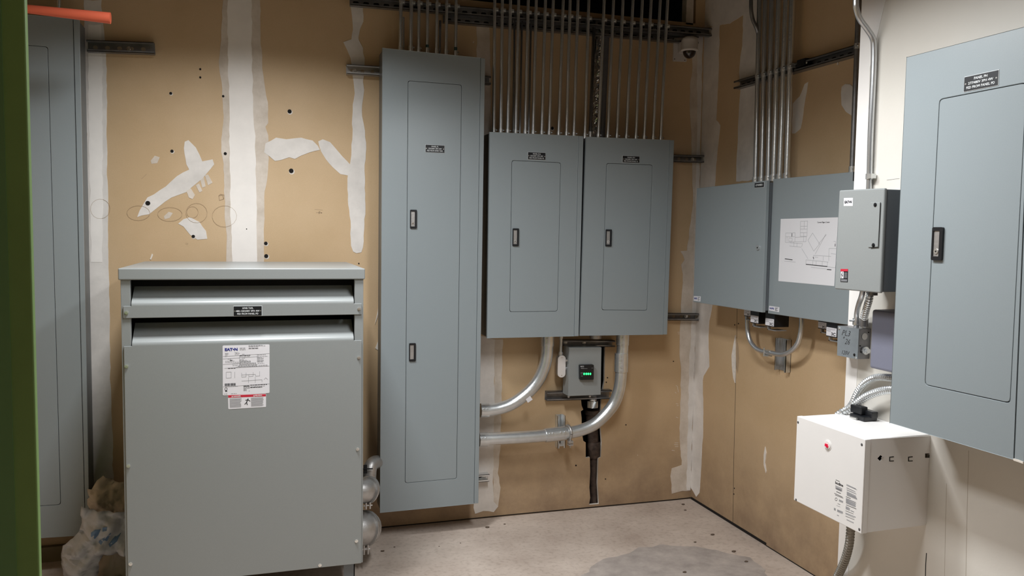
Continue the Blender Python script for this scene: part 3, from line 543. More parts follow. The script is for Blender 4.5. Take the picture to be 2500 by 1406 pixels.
for k in range(12): y = .28 + k * .055; line(q, FT, [bil(s4b, .04, y), bil(s4b, .36 - rnd.random() * .05, y)], .0025, .0017, 2); line(q, FT, [bil(s4b, .6, y), bil(s4b, .95 - rnd.random() * .06, y)], .0025, .0017, 2)
dg = q.build('danger_label', front)
for s, a in (('DANGER', .24), ('PELIGRO', .8)): u, v = bil(s4b, a, .115); text(FT, s, u, v, .0029, width=.027, height=.0045, m=LETW, parent=dg, bold=.04)
q = MB(LETW);
for a in (.11, .68): c = V(bil(s4b, a, .12)); q.prism(FT, [(c.x - .003, c.y - .0025), (c.x + .003, c.y - .0025), (c.x, c.y + .003)], .0028, .003)
q.build('warning_triangle', dg); q = MB(LETK); c = V(bil(s4b, .49, .55)); K = .018
q.disc(FT, c.x + K * .25, c.y + K * .62, K * .12, .0025, .003, 10)
for P in ([(.2, .5), (-.05, -.1)], [(-.05, -.1), (-.45, -.55)], [(-.05, -.1), (.1, -.7)], [(.2, .45), (-.3, .35)], [(.2, .45), (.7, .1)], [(.05, .2), (.0, -.05)]): line(q, FT, [(c.x + a * K, c.y + b * K) for a, b in P], .0025, .003)
q.build('falling_figure', dg)
q = MB(PAINT2)
for x in (bl + .03, br - .07):
    for y in (YT + .035, 3.9): q.box((x, y, 0), (x + .005, y + .05, zb)); q.box((x - .01, y, 0), (x + .05, y + .05, .006))
    q2 = MB(PAINTD)
lg = []
for x in (bl + .03, br - .075):
    for y in (YT + .035, 3.88):
        q = MB(PAINTD); q.box((x, y, 0), (x + .045, y + .004, zb)); q.box((x + .041, y, 0), (x + .045, y + .05, zb)); q.box((x, y, 0), (x + .06, y + .06, .005)); q.build('leg', tr)
# ---- angled fittings on the side of the transformer
def elbow(name, label, pts, r, rings, cat='conduit', group=None, flexpart=None, mtl=CAST):
    t = thing(name, label, cat, group); p = smooth(pts, 8); q = MB(mtl); q.tube(p, r, 24); q.build('elbow', t)
    for i, (c, d, rr, th) in enumerate(rings):
        c, d = V(c), V(d).normalized(); q = MB(CAST); q.tube([c - d * th, c + d * th], rr, 24); q.build('clamp_ring', t, bevel=.002)
    return t
yb = 3.62; bx_ = br
t = elbow('angle_connector', 'fat cast conduit elbow low on the transformer side, lower of two', [(bx_ - .005, yb, .192), (bx_ + .015, yb, .192), (bx_ + .04, yb + .015, .188), (bx_ + .056, yb + .05, .18), (bx_ + .06, yb + .1, .17)], [.066, .07, .076, .077, .074],
          [((bx_ + .006, yb, .192), (1, 0, 0), .076, .007), ((bx_ + .05, yb + .022, .186), (.8, .75, -.35), .083, .004), ((bx_ + .056, yb + .034, .184), (.8, .85, -.35), .082, .003)], group='cast elbows on the transformer side')
q = MB(CAST); [q.box((bx_ + .04 + k * .018, yb - .03, .085), (bx_ + .046 + k * .018, yb - .015, .13)) for k in (0, 1)]; q.tube([(bx_ + .03, yb - .024, .108), (bx_ + .07, yb - .024, .108)], .003, 8); q.build('clamp_screw', t)
t = elbow('angle_connector', 'fat cast conduit elbow on the transformer side below the ribbed hose', [(bx_ - .005, yb, .372), (bx_ + .02, yb, .372), (bx_ + .05, yb + .012, .368), (bx_ + .07, yb + .045, .362), (bx_ + .076, yb + .09, .36)], [.048, .05, .054, .054, .052],
          [((bx_ + .006, yb, .372), (1, 0, 0), .054, .006), ((bx_ + .066, yb + .022, .364), (.8, .75, -.35), .06, .0045)], group='cast elbows on the transformer side')
q = MB(CAST); [q.box((bx_ + .05 + k * .018, yb - .02, .292), (bx_ + .056 + k * .018, yb - .005, .322)) for k in (0, 1)]; q.tube([(bx_ + .042, yb - .012, .306), (bx_ + .082, yb - .012, .306)], .003, 8); q.build('clamp_screw', t)
t = thing('hose_conduit', 'ribbed conduit hose rising from the transformer to the tall panel', 'conduit'); q = MB(CAST)
yh = 3.9
def onY(x, y, Y): d = ray(x, y); return CAM + d * (Y / d.y)
flex(q, [onY(899, 1215, yh - .06), onY(900, 1185, yh - .02), onY(902, 1160, yh)], .030, .012, n=18); q.build('ribbed_hose', t)
q = MB(CAST); q.tube(smooth([onY(902, 1164, yh), onY(903, 1148, yh + .005), onY(907, 1135, yh + .02), onY(917, 1128, yh + .05), onY(930, 1130, yh + .09), onY(938, 1131, yh + .11)], 8), .033, 20); q.build('elbow', t)
e = onY(892, 1147, yh - .04); q = MB(DARK); q.box((e.x - .008, e.y, e.z - .018), (e.x + .008, e.y + .012, e.z + .022)); q.tube([e + V((-.02, -.002, .006)), e + V((.035, -.002, .004))], .003, 6); q.build('hose_clamp', t)
# ================= STRUT CHANNELS =================
def strut(label, F, a, b, w0, size=.041, dp=.041, group=None, gap=.05, slot=(.028, .007), m=GALVD, closed_end=True, slotm=None, nuts=(), name='strut_channel', vert=False, lbl2=None):
    t = thing(name, label, 'strut channel', group); A, B = V(a), V(b); d = (B - A); L = d.length; d.normalize(); n = V((-d.y, d.x)); h = size / 2; q = MB(m, m)
    def rect(s0, s1, t0, t1, w_0, w_1, mi=0): q.prism(F, [tuple(A + d * s0 + n * t0), tuple(A + d * s1 + n * t0), tuple(A + d * s1 + n * t1), tuple(A + d * s0 + n * t1)], w_0, w_1, mi)
    rect(0, L, -h, h, w0, w0 + .0026); rect(0, L, -h, -h + .0026, w0, w0 + dp); rect(0, L, h - .0026, h, w0, w0 + dp); rect(0, L, -h, -h + .0095, w0 + dp - .0026, w0 + dp); rect(0, L, h - .0095, h, w0 + dp - .0026, w0 + dp)
    q.build('channel', t)
    q = MB(slotm or HOLE); k = int((L - .02) / gap)
    for i in range(k):
        c = A + d * (.03 + gap * i)
        if (c - A).length > L - .02: break
        q.prism(F, [tuple(c + d * x + n * y) for x, y in rrect(-slot[0] / 2, slot[0] / 2, -slot[1], slot[1], slot[1] * .95, 3)], w0 + .0026, w0 + .0032)
    if k: q.build('slots', t)
    for s in nuts: bolt(F, *(A + d * s), w0 + .003, .011, t, name='bolt', h=.008)
    return t
SL = mat('slot_light', (176, 160, 140), .8)
def pstrut(label, px, w=0, **k):
    dp = k.get('dp', .041); wf = w + dp; (x0, y0, x1, y1) = px; return strut(label, FA, FA.uv(x0, y0, wf), FA.uv(x1, y1, wf), w, **k)
G1 = 'short strut channel ends beside the grey panels'
pstrut('slotted strut channel on the wall right of the far left panel', (211, 111, 376, 117), size=.05, slotm=SL, slot=(.02, .009), group=G1, nuts=(.17,))
pstrut('slotted strut channel end at the upper left of the tall panel', (847, 168, 935, 173.5), size=.046, slotm=SL, slot=(.02, .008), group=G1, nuts=(.04,), m=CAST)
pstrut('tiny strut channel stub right of the tall panel near its top', (1180, 195, 1199, 196), group=G1)
pstrut('slotted strut channel right of the middle panels, upper one', (1635, 386, 1721, 388), slotm=SL, slot=(.02, .009), group=G1, nuts=(.165,))
pstrut('slotted strut channel right of the middle panels, lower one', (1622, 773.5, 1706, 774), slotm=SL, slot=(.02, .009), group=G1, nuts=(.16,))
pstrut('strut channel stub at the lower right of the tall panel', (1162, 1169, 1195, 1166.5), size=.04, group=G1, nuts=(.055,), m=GALVB)
ZS = 2.685
t_fs = strut('long slotted strut channel across the back wall holding the conduits', FA, (.424, 2.668), (2.435, 2.69), .046, size=.042, dp=.036, gap=.05, m=GALVD)
strut('strut channel against the back wall behind the front strut', FA, (.9, 2.64), (2.36, 2.652), .002, size=.041, dp=.041, m=GALVD)
strut('strut channel along the right wall holding six conduits', FB, (-3.748, 2.345), (-2.835, 2.338), 0, size=.04, dp=.041, m=GALVD, nuts=())
strut('short vertical strut channel under the looped conduit', FB, (-3.283, .905), (-3.283, 1.062), 0, size=.085, dp=.03, m=GALV, gap=.4)
strut('vertical strut channel behind the lower big conduit', FA, FA.uv(1371, 1094, .04), FA.uv(1371, 1015, .04), 0, size=.045, dp=.04, m=GALVB, gap=.07)
strut('lower strut channel behind the meter box', FA, FA.uv(1336, 968, .04), FA.uv(1494, 963, .04), 0, size=.05, dp=.04, m=GALVD, gap=2)
strut('upper strut channel behind the meter box', FA, FA.uv(1378, 838, .04), FA.uv(1502, 839, .04), 0, size=.036, dp=.04, m=GALVD, gap=2, nuts=(.02, .13))
# ================= CONDUITS =================
ORD = 'first second third fourth fifth sixth seventh eighth ninth tenth eleventh twelfth'.split()
def conduit(F, w, bot, top, zt_, r, label, group, clampz=None, conn=True, m=GALV, wc=None, label_strip=None):
    t = thing('conduit', label, 'conduit', group); a, b = V(F.uv(*bot, w)), V(F.uv(*top, w)); d = (b - a) / (b.y - a.y); z0 = a.y - .012
    P = lambda z: F.P(a.x + d.x * (z - a.y), z, w)
    q = MB(m); q.tube([P(z0), P((z0 + zt_) / 2), P(zt_)], r, 14); q.build('pipe', t)
    if conn:
        q = MB(GALVB); q.tube([P(z0 + .002), P(z0 + .014), P(z0 + .034)], r * 1.28, 14); q.tube([P(z0 + .002), P(z0 + .01)], r * 1.6, 6)
        c = P(z0 + .026); e = (F.P(1, 0, 0) - F.P(0, 0, 0)); o_ = (F.P(0, 0, 1) - F.P(0, 0, 0)); dd = (e * .75 + o_ * .65).normalized(); q.tube([c, c + dd * (r * 1.28 + .007)], .0035, 8); q.build('connector', t)
    if clampz:
        for z in clampz:
            q = MB(GALVB); q.tube([P(z - .011), P(z + .011)], r * 1.12, 14); uu = a.x + d.x * (z - a.y)
            q.fbox(F, uu + r * .5, uu + r + .009, z - .009, z + .009, w - r, w + r * .9); cc = F.P(uu + r + .004, z, w + r * .9); o_ = (F.P(0, 0, 1) - F.P(0, 0, 0)); q.tube([cc, cc + o_ * .006], .004, 8); q.build('strap', t)
    if label_strip:
        q = MB(mat('teal_print', (58, 92, 96), .5)); q.tube([P(label_strip), P(label_strip + .055)], r * 1.02, 14); q.build('printed_band', t)
    return t
r1 = .0089; wf_ = .082 + r1
gA = 'conduits rising from the tall panel'
tall = [(977.7, 978.6, 0), (1002.8, 1004.2, 0), (1021.9, 1022.8, 0), (1043, 1043.8, 1), (1065.4, 1066.8, 0), (1088.5, 1090.6, 0), (1112.3, 1113.7, 1)]
for i, (xb, xt, ls) in enumerate(tall):
    yb_ = 121 + (xb - 977) * .101; conduit(FA, wf_, (xb, yb_), (xt, 20), 3.25, r1 * (1.06 if i < 2 else .92), ('leftmost' if i == 0 else 'rightmost' if i == 6 else ORD[i]) + (' steel conduit above the tall panel' if i in (0, 6) else ' steel conduit from the left above the tall panel'), gA, (2.682 + i * .001,), label_strip=2.43 if ls else None)
bots = [1205.3, 1222.6, 1239.5, 1259.1, 1282.2, 1301.4, 1322.5, 1340.6, 1363.6, 1382.8, 1400.9]
tops = [1207.5, 1225.9, 1245.6, 1265.3, 1288.7, 1308.3, 1330.5, 1349.6, 1373.8, 1390.8, 1409.9]
for i, (xb, xt) in enumerate(zip(bots, tops)):
    nm = ('leftmost' if i == 0 else 'rightmost' if i == 10 else ORD[i]) + (' steel conduit above the left middle panel' if i in (0, 10) else ' steel conduit from the left above the left middle panel')
    conduit(FA, wf_, (xb, 324 + (xb - 1195) * .045), (xt, 40), 3.25, r1 * .98, nm, 'conduits rising from the left middle panel', (2.69 + i * .0005,))
bots = [1427.8, 1460.4, 1483.5, 1505.8, 1528.8, 1551.9, 1572.2, 1594.1, 1612.6]; tops = [1436.3, 1473.3, 1496, 1518.9, 1543, 1565.8, 1587, 1609, 1627]
for i, (xb, xt) in enumerate(zip(bots, tops)):
    nm = ('leftmost' if i == 0 else 'rightmost' if i == 8 else ORD[i]) + (' steel conduit above the right middle panel' if i in (0, 8) else ' steel conduit from the left above the right middle panel')
    conduit(FA, wf_, (xb, 335.5 + (xb - 1430) * .04), (xt, 40 + (xt - 1436) * .08), 3.25, r1 * .98, nm, 'conduits rising from the right middle panel', (2.694,))
for i, (xb, xt, lab) in enumerate(((984.5, 984.7, 'thin conduit behind the leftmost conduit over the tall panel'), (1073.6, 1074.6, 'thin conduit behind the fifth conduit over the tall panel'), (1253, 1256, 'first thin conduit set back over the left middle panel'), (1268.7, 1274, 'second thin conduit set back over the left middle panel'), (1290.6, 1296, 'third thin conduit set back over the left middle panel'), (1440.4, 1450.6, 'dull conduit left of the foil strip'))):
    yb_ = 121 + (xb - 977) * .101 if i < 2 else 324 + (xb - 1195) * .045; zb_ = 2.2
    t = thing('conduit', lab, 'conduit', 'conduits in the row behind'); a = V(FA.uv(xb, yb_, .052)); b = V(FA.uv(xt, 50, .052)); q = MB(GALV if i < 5 else GALVD)
    d = (b.x - a.x) / (b.y - a.y); q.tube([FA.P(a.x - d * .02, a.y - .02, .052), FA.P(b.x, b.y, .052), FA.P(a.x + d * (2.62 - a.y), 2.62, .052)], .0065 if i < 5 else .009, 12); q.build('pipe', t)
    if i == 5: q = MB(GALVB); q.tube([FA.P(a.x, a.y - .01, .052), FA.P(a.x, a.y + .03, .052)], .012, 12); q.build('connector', t)
# right wall bundle
r2 = .0132; wB = .041 + r2
bb = [(1844.5, 443.5, 1850.7, 180), (1859.5, 442, 1865.5, 176), (1875.5, 440, 1881.2, 172), (1889, 437, 1896.9, 167), (1903.5, 436, 1913.5, 163), (1920.6, 434.5, 1929.3, 157)]
for i, (xb, yb_, xt, yt) in enumerate(bb):
    nm = ('leftmost' if i == 0 else 'rightmost' if i == 5 else ORD[i]) + (' of six conduits' if i in (0, 5) else ' from the left of six conduits') + ' bundled on the right wall'
    conduit(FB, wB, (xb, yb_), (xt, yt), 3.25, r2, nm, 'bundle of conduits on the right wall', (2.348,), m=GALVB if i > 2 else GALV)
conduit(FB, wB, (2080.5, 419), (2092.7, 111), 3.25, .0112, 'dull grey conduit at the near end of the right wall strut', None, (2.345,), m=GALVD)
t = thing('bent_conduit', 'bent conduit joining the left of the six conduit bundle', 'conduit'); q = MB(GALVD)
q.tube(smooth([FB.at(1833, -60, .1), FB.at(1833.5, 0, .1), FB.at(1834, 25, .1), FB.at(1838, 48, .09), FB.at(1846, 66, .075), FB.at(1851, 82, .056)], 6), .0095, 12); q.build('pipe', t)
q = MB(BLACK, GALVB); t = thing('channel_nut', 'loose dark fitting in the right wall strut beside the bundle', 'fitting'); u, v = FB.uv(1955, 153, .045); q.fbox(FB, u - .03, u + .03, v - .016, v + .016, .01, .044); q.build('body', t); bolt(FB, u + .035, v - .006, .04, .006, t)
# looped conduit under the cabinets
t = thing('looped_conduit', 'U shaped conduit looping below the two wide cabinets', 'conduit'); q = MB(GALV); wL = XB - 2.345
pts = [(1824.5, 762), (1824.5, 785), (1826, 812), (1832, 833), (1843, 848), (1856, 856), (1872, 860), (1890, 863), (1908, 865), (1924, 861), (1938, 851), (1949, 835), (1955, 812), (1957, 790), (1957, 776)]
q.tube(smooth([FB.at(x, y, wL) for x, y in pts], 4), .0115, 14); q.build('pipe', t); u, v = FB.uv(1880, 862, wL)
q = MB(GALVB); q.fbox(FB, u - .035, u + .012, v + .008, v + .013, wL - .012, wL + .014); q.fbox(FB, u - .035, u + .0, v - .017, v - .012, wL - .012, wL + .014); q.tube([FB.P(u - .03, v - .02, wL + .013), FB.P(u - .03, v + .022, wL + .013)], .003, 8); q.build('strap', t)
# conduit with an offset bend on the white wall
t = thing('bent_conduit', 'steel conduit with an offset bend on the white wall', 'conduit'); q = MB(GALV)
pp = [(2089, -60, .098), (2089.5, 0, .094), (2090.5, 20, .088), (2099, 46, .06), (2117, 71, .034), (2130, 92, .016), (2133.5, 114, .0115), (2132.5, 178, .011), (2125.8, 320, .011), (2122.8, 427, .011), (2121.4, 466, .011)]
Yc = FC.at(2122, 459, .011).y; path = []
for x, y, w in pp:
    d = ray(x, y); tt = Yc / d.y; p = CAM + d * tt; path.append(V((min(p.x, XC - .0105), Yc, p.z)))
q.tube(smooth(path, 6), .0092, 14); q.build('pipe', t); c = FC.at(2122.5, 431, .011); q = MB(GALVB); q.tube([(c.x, Yc, c.z - .009), (c.x, Yc, c.z + .009)], .0125, 14); q.box((c.x - .014, Yc - .022, c.z - .007), (c.x + .006, Yc - .008, c.z + .007)); q.build('coupling', t)
# ================= BIG CONDUIT BENDS =================
def A2(u, v): return (1140 + u / 2.93, 780 + v / 2.93)
def bigbend(label, pts, w, r, rings, extra=None):
    t = thing('large_conduit', label, 'conduit', 'large conduit bends under the middle panels'); q = MB(GALVB); q.tube(smooth([FA.at(*A2(u, v), w) for u, v in pts], 6), r * 1.08, 24); q.build('bend', t)
    for (a, b, rr, nm, scr) in rings:
        P, Q = FA.at(*A2(*a), w), FA.at(*A2(*b), w); q = MB(GALVB); q.tube([P, Q], rr * 1.06, 24)
        d = (Q - P).normalized(); o_ = V((0, -1, 0)); s = d.cross(o_)
        for k in scr:
            c = P.lerp(Q, k) + o_ * rr * .85 + s * rr * .45; q.tube([c, c + (o_ * .9 + s * .3) * .009], .0045, 8)
        q.build(nm, t)
    return t
wM = .098
t = bigbend('large steel conduit bend from the left middle panel to the tall panel', [(577, 100), (575, 190), (568, 270), (552, 340), (518, 420), (468, 490), (400, 552), (320, 605), (235, 636), (160, 648), (95, 650)], wM, .0305,
            [((577, 110), (575, 188), .0345, 'connector', (.3, .8)), ((155, 650), (96, 650), .035, 'connector', (.35, .75))])
q = MB(STICK, LETG); a = FA.at(*A2(435, 525), wM); b = FA.at(*A2(415, 545), wM)
P = smooth([FA.at(*A2(u, v), wM) for u, v in [(468, 490), (440, 519), (410, 545), (400, 552)]], 3)
s4 = quad(FA, wM + .031, A2(414, 558), A2(446, 538), A2(470, 572), A2(436, 595)); q.prism(FA, s4, wM + .027, wM + .0312); q.build('sticker', t)
t = bigbend('large steel conduit sweeping from the right middle panel down to the tall panel', [(1113, 90), (1113, 200), (1105, 300), (1100, 420), (1086, 510), (1052, 600), (990, 680), (915, 746), (830, 786), (740, 808), (640, 820), (480, 836), (150, 855), (85, 858)], wM + .012, .0305,
            [((1114, 100), (1113, 180), .0345, 'connector', (.4, .8)), ((1106, 240), (1103, 372), .036, 'coupling', (.1, .3, .7, .9)), ((700, 813), (558, 829), .036, 'coupling', (.1, .3, .7, .85)), ((145, 856), (86, 858), .035, 'connector', (.35, .75))])
P = FA.at(*A2(724, 808), wM + .012); q = MB(CAST); ring = [];
for k in range(17): a = math.pi * 2 * k / 16; ring.append(P + V((.004 * math.cos(a), -.037 * math.cos(a), .037 * math.sin(a))))
q.tube(ring, .008, 8); q.box((P.x - .012, P.y - .045, P.z - .05), (P.x + .014, P.y - .02, P.z - .037)); q.box((P.x - .012, P.y - .045, P.z - .062), (P.x + .014, P.y - .02, P.z - .054)); q.tube([(P.x, P.y - .034, P.z - .075), (P.x, P.y - .034, P.z - .025)], .004, 8); q.build('strap', t)
# ================= METER BOX WITH GREEN LIGHTS =================
t = thing('surge_protector', 'grey box with four green lights below the middle panels', 'electrical box'); wT = .13
f4 = quad(FA, wT, (1390, 848.5), (1469, 847.7), (1467, 964), (1388, 967.4)); q = MB(PAINT2); q.prism(FA, f4, .041, wT - .004); q.build('box', t, bevel=.002)
q = MB(PAINT2); q.prism(FA, shrink(f4, -.001), wT - .004, wT); cvr = q.build('cover', t, bevel=.0012)
s4 = quad(FA, wT + .02, (1416, 891), (1450, 890), (1449.6, 927), (1416.4, 927.6)); q = MB(BLACK); q.prism(FA, inset_quad(s4, .006), wT, wT + .02); dsp = q.build('display', t, bevel=.002)
q = MB(GREENSC)
for x in (1426, 1431.2, 1436, 1441.2): u, v = FA.uv(x, 912.5, wT + .02); q.disc(FA, u, v, .0042, wT + .02, wT + .022, 10, 0, .001, ry=.0062)
q.build('green_lights', dsp)
q = MB(LETG); [line(q, FA, quad(FA, wT + .02, (x0, y), (x1, y)), wT + .0202, .0016) for x0, x1, y in ((1418, 1426, 897.5), (1418, 1434, 899.6), (1417.5, 1423, 909.5), (1417.5, 1423.5, 912.6), (1418, 1423, 917.8), (1444, 1448, 898.5))]; q.build('printed_text', dsp)
u, v = FA.uv(1421.3, 894.2, wT + .02); text(FA, 'EAT•N', u, v, wT + .0202, width=.019, height=.005, parent=dsp, bold=.03)
for x, y in ((1388, 967), (1440, 966), (1383, 880), (1389, 949)): u, v = FA.uv(x, y, .12); bolt(FA, u, v - (.003 if y > 960 else 0), .12, .006, t, m=CAST, h=.006)
# conduit body left of the box
t = thing('oval_conduit_fitting', 'small oval conduit fitting left of the box with green lights', 'conduit fitting'); wq = .085
u0, v1 = FA.uv(1363, 868.5, wq + .015); u1, v0 = FA.uv(1380, 920.5, wq + .015); q = MB(CAST); q.prism(FA, rrect(u0, u1, v0, v1, (u1 - u0) / 2 * .98, 6), wq - .02, wq + .012); q.build('body', t, bevel=.002)
q = MB(CLEARW); q.prism(FA, rrect(u0 - .001, u1 + .001, v0 - .001, v1 + .001, (u1 - u0) / 2 * .98, 6), wq + .012, wq + .015); q.build('cover', t, bevel=.001); bolt(FA, (u0 + u1) / 2, v0 + .01, wq + .015, .003, t, h=.002); bolt(FA, (u0 + u1) / 2, v1 - .01, wq + .015, .003, t, h=.002)
q = MB(GALV); uc = (u0 + u1) / 2; zt_ = FA.uv(1370, 815, wq)[1]; q.tube([FA.P(uc, v1 - .01, wq - .004), FA.P(uc, zt_ + .02, wq - .004)], .0085, 12); q.tube([FA.P(uc, v1 - .004, wq - .004), FA.P(uc, v1 + .018, wq - .004)], .0135, 8); q.tube([FA.P(uc, zt_ - .025, wq - .004), FA.P(uc, zt_ + .01, wq - .004)], .012, 12); q.build('riser', t)
q = MB(GALVB); vm = v0 + .045; q.tube([FA.P(u1 - .004, vm, wq - .004), FA.P(f4[0][0] + .006, vm + .002, wq - .004)], .0085, 10); q.tube([FA.P(u1 + .006, vm, wq - .004), FA.P(u1 + .016, vm, wq - .004)], .012, 6); q.build('nipple', t)
# iron pipe in the wall chase
t = thing('drain_pipe', 'rusty black iron pipe in the wall opening reaching the floor', 'pipe'); wp = -.045
pc = FA.uv(1450, 1180, -.045)[0]; P = lambda x, y, w=wp: FA.P(FA.uv(x, y, w)[0], FA.uv(x, y, w)[1], w)
q = MB(IRON); q.tube([FA.P(pc, 0.0, wp), P(1450, 1160), P(1450.5, 1110)], .024, 20); q.build('pipe', t)
q = MB(IRON); q.tube([P(1450, 1118), P(1450, 1112), P(1450, 1085), P(1450, 1078)], [.03, .042, .042, .036], 20); q.build('hub', t)
q = MB(IRON); q.tube([P(1448, 1082), P(1446, 1040), P(1446, 1004)], [.032, .034, .038], 20); q.tube([P(1446, 1010), P(1446, 1000)], .044, 20); q.build('upper_pipe', t)
q = MB(GALVB); q.tube([P(1447, 994, 0), P(1447, 978, 0)], .034, 6); q.tube([P(1447, 978, 0), P(1447, 966, 0)], .022, 14); q.build('hex_fitting', t, bevel=.003)
t = thing('lock_nut_fitting', 'grey fitting partly hidden under the right middle panel', 'conduit fitting'); q = MB(CAST); q.tube([FA.at(1454, 815, .07), FA.at(1454, 826, .07)], .033, 14); q.build('body', t)
# foil strip
t = thing('foil_wrap', 'crumpled silver foil and grey tape strip behind the conduits', 'foil'); q = MB(FOIL); nu, nv = 14, 110
L0 = [(1443.5, 345), (1446, 240), (1453, 140), (1459, 72)]; R0 = [(1462, 345), (1466, 240), (1470, 140), (1474, 72)]
def il_(Ls, t_): k = min(int(t_ * 3), 2); f = t_ * 3 - k; return V(FA.uv(*Ls[k])).lerp(V(FA.uv(*Ls[k + 1])), f)
b = len(q.v)
for j in range(nv + 1):
    for i in range(nu + 1):
        p = il_(L0, j / nv).lerp(il_(R0, j / nv), i / nu); e = math.sin(math.pi * i / nu)
        n_ = noise.noise(V((p.x * 90, p.y * 45, 0))) + .6 * noise.noise(V((p.x * 200, p.y * 120, 3))); q.v.append(FA.P(p.x + .003 * n_, p.y, -.004 + .02 * e + .007 * n_ * e))
for j in range(nv):
    for i in range(nu): k = b + j * (nu + 1) + i; q.face([k, k + 1, k + nu + 2, k + nu + 1])
q.build('foil', t); q = MB(TAPE, FOIL); L1 = R0; R1 = [(1477, 345), (1481, 240), (1486, 140), (1489, 72)]; b = len(q.v)
for j in range(61):
    for i in range(7):
        p = il_(L1, j / 60).lerp(il_(R1, j / 60), i / 6); e = math.sin(math.pi * i / 6); n_ = noise.noise(V((p.x * 40, p.y * 12, 7))); q.v.append(FA.P(p.x, p.y, .001 + .012 * e + .004 * n_ * e))
for j in range(60):
    for i in range(6): k = b + j * 7 + i; q.face([k, k + 1, k + 8, k + 7], 0, True)
q.build('tape', t)
# ================= DOME CAMERA =================
t = thing('dome_camera', 'white dome security camera high in the corner', 'camera'); q = MB(CLEARW); q.prism(FA, inset_quad(quad(FA, .006, (1645, 93), (1675, 91), (1676, 151), (1643, 149.5)), .004), 0, .008); q.build('mount_plate', t, bevel=.001)
C = FA.at(1683.5, 110, .085); q = MB(CLEARW); q.box((C.x - .03, C.y, C.z - .035), (C.x + .03, YA - .008, C.z + .03)); q.build('arm', t, bevel=.01, seg=3)
q = MB(CLEARW); rs = [(.0, .045), (.025, .044), (.042, .036), (.046, .02), (.046, -.022), (.049, -.026), (.049, -.034), (.044, -.036)]; q.tube([(C.x, C.y, C.z + z) for r, z in rs], [max(r, .0005) for r, z in rs], 28); q.build('housing', t)
q = MB(DOME); q.tube([(C.x, C.y, C.z - .034 - .040 * math.sin(a)) for a in [i * math.pi / 16 for i in range(9)]], [max(.0365 * math.cos(a), .0005) for a in [i * math.pi / 16 for i in range(9)]], 24); q.build('dome', t)
for x, y in ((1649, 97), (1647, 144), (1672, 147)): u, v = FA.uv(x, y, .008); bolt(FA, u, v, .008, .003, t, m=BLACK, h=.001)
# ================= SMALL BOXES ON THE WHITE WALL =================
WE = XC - 1.70; t = thing('disconnect_box', 'small grey box with a bolted flap on the white wall', 'electrical box')
c4 = quad(FC, WE, (2048, 464.5), (2159, 458.8), (2147.8, 715.7), (2036.4, 705.3)); q = MB(PAINTD); q.prism(FC, shrink(c4, .003), 0, WE - .012); q.build('box', t, bevel=.002)
q = MB(PAINT2); q.prism(FC, c4, WE - .012, WE - .001)
cv_ = q.build('cover', t, bevel=.004, seg=3)
s4 = quad(FC, WE, (2060, 483.5), (2082, 482.8), (2081.5, 502.8), (2059.5, 503)); q = MB(STICK); q.prism(FC, s4, WE - .001, WE - .0004); st = q.build('sticker', cv_); u, v = bil(s4, .5, .5); text(FC, 'EAT•N', u, v, WE - .0003, width=.031, height=.0085, m=LETK, parent=st, bold=.05)
q = MB(PAINT2, DARK); s4 = quad(FC, WE, (2126, 494), (2150, 494), (2144, 603.5), (2120, 604)); q.prism(FC, s4, WE - .001, WE + .0015); q.build('flap', cv_, bevel=.001)
q = MB(DARK); line(q, FC, quad(FC, WE + .001, (2149.5, 494), (2144.5, 603), (2125, 604.5)), WE + .0012, .0022); q.build('flap_gap', cv_)
for x, y in ((2138, 500), (2133.5, 598.5)): u, v = FC.uv(x, y, WE); bolt(FC, u, v, WE + .0015, .006, cv_, m=BLACK)
s4 = quad(FC, WE, (2052, 656.5), (2070, 656.5), (2069, 689), (2051.5, 688)); q = MB(PLATE, RED, STICK, LETG); q.prism(FC, s4, WE - .001, WE - .0004); q.prism(FC, [bil(s4, 0, 0), bil(s4, 1, 0), bil(s4, 1, .18), bil(s4, 0, .18)], WE - .0004, WE - .0002, 1); q.prism(FC, [bil(s4, .04, .2), bil(s4, .42, .2), bil(s4, .42, .72), bil(s4, .04, .72)], WE - .0004, WE - .0002, 2)
for k in range(5): line(q, FC, [bil(s4, .5, .3 + k * .09), bil(s4, .92, .3 + k * .09)], WE - .0004, .0014, 3); line(q, FC, [bil(s4, .08, .8 + k * .035), bil(s4, .92, .8 + k * .035)], WE - .0004, .0008, 3)
wn = q.build('warning_sticker', cv_); q = MB(LETK); line(q, FC, [bil(s4, .3, .24), bil(s4, .12, .48), bil(s4, .32, .46), bil(s4, .14, .68)], WE - .0002, .0022); q.build('lightning_mark', wn)
# marked junction box
WJ = .048; t = thing('junction_box', 'galvanised junction box marked in pen with PL3 26 120V', 'junction box'); c4 = quad(FC, WJ, (2045.5, 795), (2097, 803), (2092.7, 877), (2043.6, 867.5))
YR = [-p[0] for p in c4]; q = MB(GALVD, HOLE); q.prism(FC, c4, 0, WJ - .002)
for z, w in ((.06, .03), (.03, .022), (.085, .012)): pass
q.build('box', t, bevel=.001); q = MB(mat('galvanised_cover', (150, 158, 164), .45, .5, var=.08, vscale=25)); q.prism(FC, c4, WJ - .002, WJ); cj = q.build('cover', t)
for s, x, y, hh, wd in (('PL3', 2066, 813, .018, .04), ('#', 2060.5, 824, .007, .007), ('26', 2069, 834, .018, .024), ('120V', 2065, 861, .013, .036)):
    u, v = FC.uv(x, y, WJ); text(FC, s, u, v, WJ + .0002, width=wd, height=hh, m=LETK, parent=cj, slant=.35, bold=-.012)
for x, y, m_ in ((2049, 801.5, ZINC), (2086, 866, HOLE), (2089, 874, ZINC)): u, v = FC.uv(x, y, WJ); bolt(FC, u, v, WJ, .0045, cj, m=m_)
